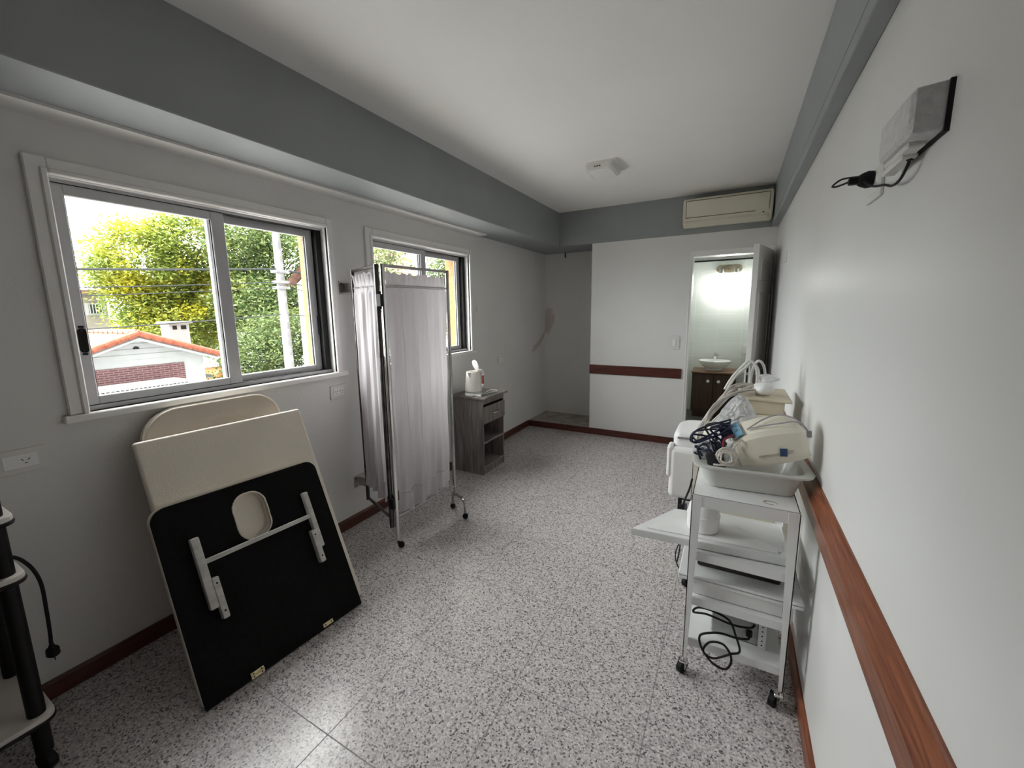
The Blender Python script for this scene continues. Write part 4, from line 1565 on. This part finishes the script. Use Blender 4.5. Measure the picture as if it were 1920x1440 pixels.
e.build('jack_plug', 'navy', et)
e = MB()
e.M = EM
e.tube(spline([(-.06, -.03, .086), (.0, -.045, .092), (.05, -.05, .092), (.092, -.03, .084), (.118, -.01, .060), (.128, -.02, .03)], 8), .0028, 6)
e.tube(spline([(-.06, -.035, .086), (.0, -.005, .104), (.05, .01, .108), (.09, .0, .094), (.120, -.01, .062)], 8), .0028, 6)
e.tube([(.130, -.021, .038), (.126, -.022, .016)], .008, 8)
e.build('draped_cable', 'cablelilac', et)

# coil of white cable in front
cc = MB()
cpt = []
for k in range(96):
    a_ = k / 16 * 2 * PI
    rr_ = .036 - .0032 * (k / 16) + .002 * math.sin(k * 1.7)
    cpt.append((2.226 + rr_ * math.cos(a_), 1.690 - .010 * math.sin(k * .5) * .5 - .004 * (k / 16), .898 + rr_ * math.sin(a_) * .95))
cc.tube(cpt, .0032, 6)
cc.tube(spline([(2.226 + .026, 1.68, .875), (2.24, 1.672, .872), (2.205, 1.668, .868), (2.185, 1.672, .866)], 6), .0036, 6)
cc.tube(spline([(2.245, 1.695, .93), (2.262, 1.70, .955), (2.275, 1.72, .955), (2.268, 1.69, .90)], 6), .0032, 6)
cco = cc.build('coiled_white_cable', 'cablegrey')
tag(cco, 'coil of cream cable hanging in front of the cream unit', 'cable')

# navy leads heaped at the end of the basin
rnd = random.Random(5)
for k in range(7):
    t = MB()
    pts = [(2.232, 1.745 + .012 * k, .992 + .003 * k)]
    cx0, cy0 = 2.165 + rnd.uniform(-.02, .02), 1.735 + rnd.uniform(-.03, .05)
    for q in range(7):
        a_ = rnd.uniform(0, 6.28)
        pts.append((cx0 + .050 * math.cos(a_), cy0 + .035 * math.sin(a_), .88 + rnd.uniform(-.01, .125) * (1 - q / 9)))
    pts.append((cx0 + rnd.uniform(-.03, .03), cy0, .862))
    t.tube(spline(pts, 9), .0038, 7)
    o_ = t.build('navy_lead', 'navy')
    tag(o_, 'one of the tangled navy leads heaped at the end of the basin', 'lead', 'navy leads in the basin')
t = MB()
t.tube(spline([(2.245, 1.72, .975), (2.215, 1.705, .955), (2.212, 1.70, .92), (2.205, 1.71, .87)], 8), .0036, 7)
tag(t.build('red_lead', 'red'), 'dark red lead among the navy ones in the basin', 'lead')
t = MB().box((2.165, 1.690, .800), (2.225, 1.735, .905), .008, 2, rot=Matrix.Rotation(R(-14), 3, 'Y'))
tag(t.build('black_adapter', noisy('black_plastic', (.02, .02, .022), (.03, .03, .033), scale=30, rough=.45)), 'black power adapter upright among the navy leads', 'adapter')


def crumple(name, c, r, seed, material, label, cat, flat=0.6, amp=.10, freq=(2.5, 6.5), sharp=60, sub=5, peak=0.0):
    rn = random.Random(seed)
    t_ = bmesh.new()
    bmesh.ops.create_icosphere(t_, subdivisions=sub, radius=1.0)
    dirs = [(Vector((rn.gauss(0, 1), rn.gauss(0, 1), rn.gauss(0, 1))).normalized(), rn.uniform(*freq), rn.uniform(0, 6.28)) for _ in range(9)]
    for v in t_.verts:
        p_ = v.co.normalized()
        k_ = 1.0
        for q_, (d_, f_, ph_) in enumerate(dirs):
            w_ = f_ * p_.dot(d_) + ph_ + .6 * math.sin(3 * p_.dot(dirs[(q_ + 1) % 9][0]) + ph_)
            k_ += amp * (abs((w_ / PI) % 2 - 1) - .5) * (1.3 if q_ < 3 else .6)
        q_ = p_ * k_
        if peak:
            q_.z += peak * max(0, p_.z) ** 3
            q_.x *= 1 - .35 * max(0, p_.z)
        if q_.z < -flat:
            q_.z = -flat
        v.co = Vector((q_.x * r[0], q_.y * r[1], q_.z * r[2]))
    for f_ in t_.faces:
        f_.smooth = True
    m_ = MB()
    m_.join(t_, Matrix.Translation(c))
    o_ = m_.build(name, material, sharp=sharp)
    if label:
        tag(o_, label, cat)
    return o_


crumple('plastic_bag', (2.262, 1.990, .905), (.125, .075, .115), 4, 'bag', 'crumpled clear plastic bag behind the cream unit', 'bag', .95, amp=.13, peak=.35)
crumple('clear_wrapper', (2.170, 1.81, .868), (.062, .055, .045), 9, M['bag'], 'small clear wrapper under the navy leads', 'wrapper', amp=.12, sub=4)

# ------------------------------------------------------------------ second machine on the cream trolley
md = thing('cream_machine', 'tall cream machine with a beige top on the cream trolley', 'medical device', (2.36, 2.4, .772))
MB().box((2.235, 2.235, .7725), (2.455, 2.55, .945), .014, 3).build('casing', 'cream', md)
MB().box((2.275, 2.24, .945), (2.450, 2.53, 1.015), .010, 2).build('upper_casing', 'beige', md)
MB().box((2.262, 2.215, 1.015), (2.475, 2.545, 1.028), .003, 1, rot=Matrix.Rotation(R(2), 3, 'Y')).build('top_board', 'beige', md)
MB().box((2.24, 2.233, .80), (2.30, 2.237, .90)).build('front_plate', 'cablelilac', md)
# bundle of leads arching over its side
rnd = random.Random(21)
for k in range(13):
    t = MB()
    o1 = k * .0065 - .03
    pts = [(2.395 - .01 * (k % 3), 2.33 + o1, 1.040), (2.33 - .004 * k, 2.31 + o1, 1.058 + .003 * (k % 4)), (2.240 - .002 * k, 2.25 + o1, 1.050 - .009 * (k % 5)), (2.165 + rnd.uniform(-.006, .010), 2.20 + o1, .985 - .012 * (k % 4)), (2.112 + rnd.uniform(-.008, .020), 2.15 + o1, .895 - .008 * (k % 3)), (2.090 + rnd.uniform(-.004, .03), 2.10 + o1, .815), (2.105 + rnd.uniform(-.004, .03), 2.10 + o1, .79)]
    t.tube(spline([Vector(p_) + Vector((rnd.uniform(-.006, .006), 0, rnd.uniform(-.010, .012))) for p_ in pts], 8), .0036, 7)
    o_ = t.build('electrode_lead', 'cablelilac' if k % 4 == 1 else 'cablegrey')
    tag(o_, ('lilac-grey' if k % 4 == 1 else 'beige') + ' lead in the bundle arching off the cream machine', 'lead', 'lilac leads off the cream machine' if k % 4 == 1 else 'beige leads off the cream machine')
for k in range(9):
    u_ = .25 + .07 * k
    px_, pz_ = 2.275 - .20 * (u_ - .2), 1.030 - .26 * (u_ - .2) ** 1.6
    t = MB()
    t.M = Matrix.Translation((px_ + rnd.uniform(-.02, .03), 2.125 + rnd.uniform(-.01, .012), pz_ - .030 + rnd.uniform(-.02, .01))) @ Euler((rnd.uniform(-.3, .3), R(-48) + rnd.uniform(-.5, .5), rnd.uniform(-.4, .4))).to_matrix().to_4x4()
    t.box((-.022, -.006, -.008), (.022, .006, .008), .003, 2)
    t.rod((.02, 0, 0), (.034, 0, 0), .003, 6)
    o_ = t.build('lead_connector', 'cream')
    tag(o_, 'cream plug among the leads arching off the cream machine', 'connector', 'cream plugs among the leads')
# hose loops standing above it
for k, (xa_, xb_, h_) in enumerate(((2.265, 2.330, 1.192), (2.278, 2.338, 1.180), (2.312, 2.365, 1.190))):
    t = MB()
    y_ = 2.30 + .02 * k
    lean = -.065 if k < 2 else 0
    t.tube(spline([(xa_ + lean, y_, 1.045), (xa_ - .002 + lean * .5, y_, 1.11), (xa_ + .010, y_, h_ - .020), ((xa_ + xb_) / 2, y_, h_), (xb_ - .008, y_, h_ - .018), (xb_ + .004, y_, 1.12), (xb_ + .004, y_, 1.030)], 8), .0062, 10)
    o_ = t.build('white_hose_loop', 'wirelight')
    tag(o_, 'pale hose looped upright above the cream machine', 'hose', 'hose loops above the cream machine')
crumple('white_applicator', (2.365, 2.30, 1.062), (.046, .04, .034), 14, 'white', 'rounded white applicator lying on the beige top board', 'applicator', .9, amp=.05, sub=4)
crumple('paper_towel', (2.372, 2.33, 1.104), (.046, .036, .020), 17, M['leather'], 'crumpled white paper on top of the applicator', 'paper', .8, amp=.16, sub=4)
# navy cable below
t = MB()
t.tube(spline([(2.055, 2.20, .45), (2.045, 2.19, .40), (2.05, 2.19, .34), (2.040, 2.19, .28), (2.044, 2.19, .20), (2.035, 2.19, .12)], 8), .0038, 7)
t.tube(spline([(2.062, 2.20, .45), (2.062, 2.19, .38), (2.048, 2.19, .33), (2.056, 2.19, .28), (2.045, 2.19, .24)], 8), .0038, 7)
tag(t.build('hanging_navy_cable', 'navy'), 'navy cable dangling beside the cream trolley leg', 'cable')
lb = thing('instrument_box', 'cream instrument box on the middle tier of the cream trolley', 'box', (2.32, 2.38, .457))
MB().box((2.14, 2.22, .4572), (2.44, 2.56, .60), .008, 2).build('casing', 'cream', lb)
MB().box((2.15, 2.214, .458), (2.43, 2.2205, .472)).build('dark_slot', 'black', lb)
t = MB()
t.tube(spline([(2.075, 2.16, .30), (2.04, 2.14, .24), (2.03, 2.135, .17), (2.06, 2.13, .11), (2.09, 2.13, .15), (2.085, 2.14, .24), (2.08, 2.16, .30)], 8), .003, 7)
tag(t.build('thin_black_cable_loop', 'black'), 'thin black cable loop at the foot of the cream trolley', 'cable')

# ------------------------------------------------------------------ white treatment couch by the wall
co = thing('treatment_chair', 'white padded treatment chair against the long wall', 'chair', (2.18, 3.2, 0))
MB().prism(rrect(1.895, 3.02, 2.475, 3.46, [.03, .03, .14, .05], 8), .440, .590, .040, 4).build('seat_cushion', 'leather', co)
MB().box((1.885, 2.935, .135), (2.47, 3.015, .500), .035, 4).build('leg_cushion', 'leather', co)
MB().box((1.868, 2.940, .285), (1.903, 3.060, .508), .016, 3).build('bolster', 'leather', co)
MB().box((1.925, 3.014, .546), (2.10, 3.021, .560)).build('grey_strap', 'steel', co)
MB().box((1.95, 3.05, .38), (2.44, 3.42, .441), .004, 1).build('base_frame', 'blackgloss', co)
for x_, y_ in ((1.958, 3.06), (2.43, 3.06), (1.998, 3.38), (2.43, 3.38)):
    MB().tube([(x_, y_, 0), (x_, y_, .41)], .014, 10).build('leg', 'blackgloss', co)
MB().rod((1.958, 3.06, .09), (2.43, 3.06, .09), .010).build('stretcher', 'blackgloss', co)

# ------------------------------------------------------------------ outside
GZ = -3.0
w = MB().box((-90, -60, GZ - .2), (-.3, 90, GZ))
struct(w.build('ground_exterior', 'asphalt'))
M['grass'] = noisy('verge_grass', (.10, .15, .05), (.20, .26, .09), scale=3, rough=.95)


def tilesheet(p00, p10, p01, nrows, ncols, name, material, parent):
    """sloped roof sheet of barrel tiles; p00->p10 along the eave, p00->p01 up the slope"""
    p00, p10, p01 = Vector(p00), Vector(p10), Vector(p01)
    a_, b_ = p10 - p00, p01 - p00
    n_ = a_.cross(b_).normalized()
    if n_.z < 0:
        n_ = -n_

    def fn(u, v):
        row = v * nrows
        return p00 + a_ * u + b_ * v + n_ * (.05 * abs(math.sin(u * ncols * PI)) + .035 * (1 - row % 1.0))
    m_ = MB()
    m_.grid(fn, ncols * 6 + 1, nrows * 5 + 1)
    return m_.build(name, material, parent, sharp=60)


gh = thing('white_garage_house', 'white gabled garage with terracotta verge and brick panel across the street', 'house', (-16, 6.3, GZ))
HX, HY, HZA, HZE, HHW = -16.0, 6.32, .72, -.05, 2.05
m_ = MB()
gab = [(HY - HHW, GZ), (HY + HHW, GZ), (HY + HHW, HZE), (HY, HZA), (HY - HHW, HZE)]
m_.loft([[(HX, y, z) for y, z in gab], [(HX - 6.5, y, z) for y, z in gab]], smooth=False)
go = m_.build('walls', 'housewhite', gh)
m_ = MB()
for k in range(4):
    z = -.02 + k * .19
    hw = HHW * (HZA - z) / (HZA - HZE) - .12
    if hw > .2:
        m_.box((HX, HY - min(hw, HHW), z), (HX + .02, HY + min(hw, HHW), z + .165))
m_.build('gable_boards', 'housewhite', gh)
MB().box((HX, HY - 1.75, -1.9), (HX + .03, 7.69, -.27)).build('brick_panel', 'brick', gh)
m_ = MB().lathe([(.085, 0), (.085, .03)], seg=20)
for v in m_.bm.verts:
    x, y, z = v.co
    v.co = (HX + .02 + z, 6.32 + x, .34 + max(y, -.01))
m_.build('gable_vent', 'black', gh)
MB().box((HX, 6.24, .60), (HX + .3, 6.42, .76), .03, 1).build('ridge_beam_end', 'housewhite', gh)
ov, th_ = .35, .12
sl = (HZA - HZE) / HHW
for sg in (-1, 1):
    e0 = HHW + .42
    pe = (HX + ov, HY + sg * e0, HZA + th_ - sl * e0)
    pr_ = (HX + ov, HY, HZA + th_)
    tilesheet(pe, (HX - 6.5, pe[1], pe[2]), pr_, 7, 22, 'roof_slope', 'terracottapale', gh)
    vm_ = MB()
    for k in range(8):
        f0, f1 = k / 8, (k + 1) / 8 + .02
        a_ = Vector(pe).lerp(Vector(pr_), f0) + Vector((.02, 0, .04))
        b_ = Vector(pe).lerp(Vector(pr_), f1) + Vector((.02, 0, .06))
        vm_.tube([a_, b_], [.115, .095], 10)
    vm_.build('verge_tiles', 'terracotta', gh)
    fb_ = MB()
    a_, b_ = Vector(pe) + Vector((-.05, 0, -.12)), Vector(pr_) + Vector((-.05, 0, -.12))
    fb_.tube([a_, b_], .07, 4)
    fb_.build('fascia', 'housewhite', gh)
rd = MB()
for k in range(16):
    x_ = HX + ov - k * .43
    rd.tube([(x_, HY, HZA + .17), (x_ - .46, HY, HZA + .19)], [.13, .11], 10)
rd.build('ridge_tiles', 'terracotta', gh)
ch = MB().box((-17.6, 7.75, -.6), (-16.9, 8.42, 1.16)).box((-17.7, 7.65, 1.16), (-16.8, 8.52, 1.24))
cho = ch.build('chimney', 'housewhite', gh)
MB().box((-16.90, 7.86, .93), (-16.885, 8.0, 1.08)).box((-16.90, 8.14, .93), (-16.885, 8.32, 1.08)).build('smoke_vent', 'black', cho)
aw = MB()
aw.box((HX, 4.6, -.90), (HX + 1.0, 7.30, -.80), .02, 1)
aw.box((HX + .98, 4.6, -1.12), (HX + 1.02, 7.30, -.82))
awo = aw.build('garage_canopy', 'housewhite', gh)
sc_ = MB()
for k in range(22):
    y_ = 4.70 + k * .12
    sc_.box((HX + 1.02, y_, -.955), (HX + 1.03, y_ + .08, -.90))
sc_.build('canopy_scallops', noisy('grey_shade_slots', (.04, .04, .04), (.07, .07, .065), scale=9), awo)
# side wing roof
tilesheet((-19.0, 3.0, .30), (-19.0, 5.6, .30), (-21.5, 3.0, 1.35), 6, 9, 'wing_roof', 'terracotta', gh)
MB().box((-21.4, 3.0, GZ), (-19.2, 5.6, .34)).build('wing_walls', 'housewhite', gh)

fh = thing('beige_house', 'pale beige house with a small barred window beyond the garage', 'house', (-27, 6.5, GZ))
MB().box((-32, 2.0, GZ), (-28.2, 9.6, 2.7)).build('walls', 'housebeige', fh)
wf = MB().box((-28.2, 8.70, 1.56), (-28.1, 9.48, 2.21)).build('window', 'housewhite', fh)
MB().box((-28.1, 8.81, 1.67), (-28.08, 9.37, 2.13)).build('pane', 'cardark', wf)
for k in range(5):
    bar = MB()
    bar.rod((-28.06, 8.84 + k * .12, 1.66), (-28.06, 8.84 + k * .12, 2.15), .018, 6)
    bar.build('window_bar', 'housewhite', wf)
MB().box((-32.3, 1.7, 2.7), (-27.9, 9.8, 2.9)).build('roof', 'terracottapale', fh)

rh = thing('terracotta_roof_house', 'house with a pale terracotta roof seen through the far window', 'house', (-9, 13, GZ))
MB().box((-14, 11.3, GZ), (-8.6, 12.9, 2.75)).build('walls', 'housebeige', rh)
tilesheet((-8.2, 10.9, 2.6), (-8.2, 13.3, 2.6), (-11.3, 10.9, 4.4), 8, 10, 'roof_slope', 'terracottapale', rh)
tilesheet((-14.4, 10.9, 2.6), (-14.4, 13.3, 2.6), (-11.3, 10.9, 4.4), 8, 10, 'roof_slope', 'terracottapale', rh)
MB().loft([[(-14, 11.3, 2.7), (-8.6, 11.3, 2.7), (-11.3, 11.3, 4.3)], [(-14, 12.9, 2.7), (-8.6, 12.9, 2.7), (-11.3, 12.9, 4.3)]], smooth=False).build('gable', 'housewhite', rh)

pole = thing('utility_pole', 'pale concrete utility pole in front of the trees', 'pole', (-13, 9.95, GZ))
MB().tube([(-13, 9.98, GZ), (-13, 9.93, 5.2)], [.19, .13], 16).build('shaft', 'pole', pole)
cr_ = MB()
for z in (3.05, 2.66, 2.45):
    cr_.box((-13.2, 9.70, z - .05), (-12.8, 10.18, z + .05), .01, 1)
cr_.build('crossarm', 'pole', pole)
for k, (pa, pb, pc_, r_) in enumerate((((-13, -14, 2.35), (-13, 9.75, 3.14), (-12, 34, 2.6), .035), ((-13.2, -14, 1.9), (-13, 9.8, 2.66), (-12.4, 34, 2.2), .018), ((-13.1, -14, 1.15), (-13, 9.8, 1.45), (-12.2, 34, 1.1), .020), ((-13.3, -14, 1.62), (-13, 9.8, 2.46), (-12.6, 34, 2.0), .014))):
    pts = []
    for a_, b_ in ((pa, pb), (pb, pc_)):
        for q in range(20):
            t_ = q / 20
            pts.append(Vector(a_).lerp(Vector(b_), t_) - Vector((0, 0, .35 * 4 * t_ * (1 - t_))))
    pts.append(Vector(pc_))
    o_ = MB().tube(pts, r_, 6).build('overhead_cable', 'cable')
    tag(o_, ('thick topmost overhead cable', 'thin second overhead cable from the top', 'lowest overhead cable, crossing just above the garage roof', 'thin third overhead cable from the top')[k] + ' at the utility pole', 'cable', 'overhead cables')

car = thing('parked_car', 'orange car parked beside the garage', 'car', (-22.2, 11.9, GZ))
MB().box((-24.2, 11.2, GZ + .35), (-20.6, 12.9, GZ + 1.1), .15, 3).box((-23.5, 11.3, GZ + 1.0), (-21.2, 12.8, GZ + 1.6), .2, 3).build('body', 'carpaint', car)
MB().box((-23.2, 11.29, GZ + 1.12), (-21.5, 12.81, GZ + 1.45), .1, 2).build('windows', 'cardark', car)
for x_, y_ in ((-23.5, 11.25), (-21.3, 11.25), (-23.5, 12.85), (-21.3, 12.85)):
    k_ = MB()
    k_.M = Matrix.Translation((x_, y_, GZ + .33)) @ Matrix.Rotation(PI / 2, 4, 'X')
    k_.lathe([(.15, -.1), (.32, -.1), (.33, 0), (.32, .1), (.15, .1)], seg=20)
    k_.build('wheel', 'black', car)


def tree(label, cat, base, trunk_h, blobs, nleaf, leaf, material, seed, trunk_r=.22, group='trees across the street'):
    rn = random.Random(seed)
    t_ = thing('leafy_tree', label, cat, base, group)
    bx_, by_, bz_ = base
    tr_ = MB()
    top = Vector((bx_, by_, bz_ + trunk_h))
    tr_.tube(spline([base, (bx_ + .1, by_ - .1, bz_ + trunk_h * .5), top], 5), [trunk_r * (1 - .04 * i) for i in range(11)], 10)
    for (c, r) in blobs:
        tr_.tube(spline([top - Vector((0, 0, .3)), top.lerp(Vector(c), .5) + Vector((rn.uniform(-.3, .3), rn.uniform(-.3, .3), .2)), c], 5), [trunk_r * .5 * (1 - .07 * i) for i in range(11)], 7)
        for _ in range(4):
            e_ = Vector(c) + Vector((rn.uniform(-1, 1) * r[0], rn.uniform(-1, 1) * r[1], rn.uniform(-.6, 1) * r[2])) * .75
            tr_.tube([Vector(top).lerp(Vector(c), .6), e_], [trunk_r * .22, .02], 5)
    tr_.build('trunk', 'bark', t_)
    vs, fs = [], []
    vol = [r[0] * r[1] * r[2] for c, r in blobs]
    tot = sum(vol)
    for (c, r), vv in zip(blobs, vol):
        ncl = max(6, int(nleaf * vv / tot / 26))
        for _ in range(ncl):
            d_ = Vector((rn.gauss(0, 1), rn.gauss(0, 1), rn.gauss(0, 1))).normalized()
            rad = rn.uniform(.45, 1.0) ** .6
            cc_ = Vector((c[0] + d_.x * r[0] * rad, c[1] + d_.y * r[1] * rad, c[2] + d_.z * r[2] * rad))
            for _l in range(26):
                p_ = cc_ + Vector((rn.gauss(0, .30), rn.gauss(0, .30), rn.gauss(0, .24)))
                ax = Vector((rn.gauss(0, 1), rn.gauss(0, 1), rn.gauss(0, .5))).normalized()
                up_ = Vector((rn.gauss(0, .6), rn.gauss(0, .6), 1)).normalized()
                sd = ax.cross(up_)
                if sd.length < 1e-3:
                    continue
                sd.normalize()
                l_ = leaf * rn.uniform(.7, 1.3)
                i0 = len(vs)
                vs += [p_ - ax * l_, p_ + sd * l_ * .45, p_ + ax * l_, p_ - sd * l_ * .45]
                fs.append((i0, i0 + 1, i0 + 2, i0 + 3))
    o0 = Vector(base)
    me = bpy.data.meshes.new('foliage')
    me.from_pydata([tuple(v - o0) for v in vs], [], fs)
    me.materials.append(M[material])
    o_ = bpy.data.objects.new('foliage', me)
    C.objects.link(o_)
    o_.parent = t_
    return t_


tree('large yellow-green tree filling the view behind the garage', 'tree', (-25, 11.2, GZ), 3.4,
     [((-25, 10.4, 4.2), (2.2, 2.4, 2.2)), ((-25, 12.8, 5.4), (2.2, 2.4, 2.2)), ((-25, 10.0, 2.2), (1.6, 1.5, 1.6)), ((-25, 8.9, 3.4), (1.2, .9, 1.0)), ((-24.5, 11.5, 1.0), (2.2, 2.8, 1.6)), ((-25, 13.6, 2.2), (2.2, 2.0, 2.0))], 52000, .105, 'leafyellow', 2, .3)
tree('tall green tree directly behind the top of the pole', 'tree', (-22, 14.6, GZ), 3.6,
     [((-22, 13.8, 5.4), (1.8, 1.8, 2.0)), ((-22, 15.8, 4.8), (1.8, 2.2, 2.0)), ((-21.5, 14.4, 2.0), (2.3, 2.6, 1.8)), ((-22, 16.6, 2.0), (2.0, 2.0, 1.8))], 38000, .105, 'leafgreen', 3, .28)
tree('bushy pale green tree below the overhead cables', 'tree', (-17.5, 11.6, GZ), 1.0,
     [((-17.5, 11.6, -.6), (1.5, 1.6, 1.3)), ((-18, 12.8, .2), (1.6, 1.7, 1.4)), ((-17.4, 10.6, -1.5), (1.2, 1.0, 1.0)), ((-17.5, 13.9, -.9), (1.5, 1.5, 1.4))], 22000, .08, 'leafpale', 4, .16)
tree('green street tree with yellow tips beyond the pole', 'tree', (-17, 19.4, GZ), 3.2,
     [((-17, 18.8, 3.6), (1.6, 1.7, 2.0)), ((-17, 20.3, 3.0), (1.6, 1.7, 2.0)), ((-17, 19.2, .8), (1.6, 2.0, 1.6))], 12000, .15, 'leafyellow', 5, .22)
tree('loose pale tree beside the terracotta roof', 'tree', (-9.6, 15.9, GZ), 4.0,
     [((-9.6, 15.6, 3.7), (1.0, 1.0, .9)), ((-9.6, 16.6, 2.9), (1.1, 1.2, 1.1)), ((-9.8, 15.8, 1.4), (1.1, 1.2, 1.1))], 9000, .075, 'leafpale', 6, .16)
tree('dark green tree far along the street behind the beige house', 'tree', (-36, 3.0, GZ), 3.2,
     [((-36, 2.6, 2.0), (2.6, 3.0, 2.0)), ((-36, 6.4, 1.6), (2.4, 2.4, 2.0))], 7000, .16, 'leafgreen', 7, .25)
tree('green tree closing the street behind the yellow-green tree', 'tree', (-33, 17.5, GZ), 3.5,
     [((-33, 15.4, 2.4), (2.8, 3.2, 2.6)), ((-33, 20.0, 2.8), (2.8, 3.4, 2.8)), ((-32, 18.0, 0.0), (2.6, 4.2, 2.0)), ((-32, 13.0, 0.2), (2.2, 3.0, 1.8))], 15000, .19, 'leafgreen', 8, .3)
tree('feathery pale tree filling the top corner of the far window', 'tree', (-7.0, 9.3, GZ), 4.6,
     [((-7.0, 9.0, 3.1), (.5, .7, .6)), ((-7.0, 9.7, 3.6), (.5, .6, .5)), ((-7.1, 9.3, 2.0), (.6, .8, .7))], 4200, .055, 'leafpale', 9, .07)
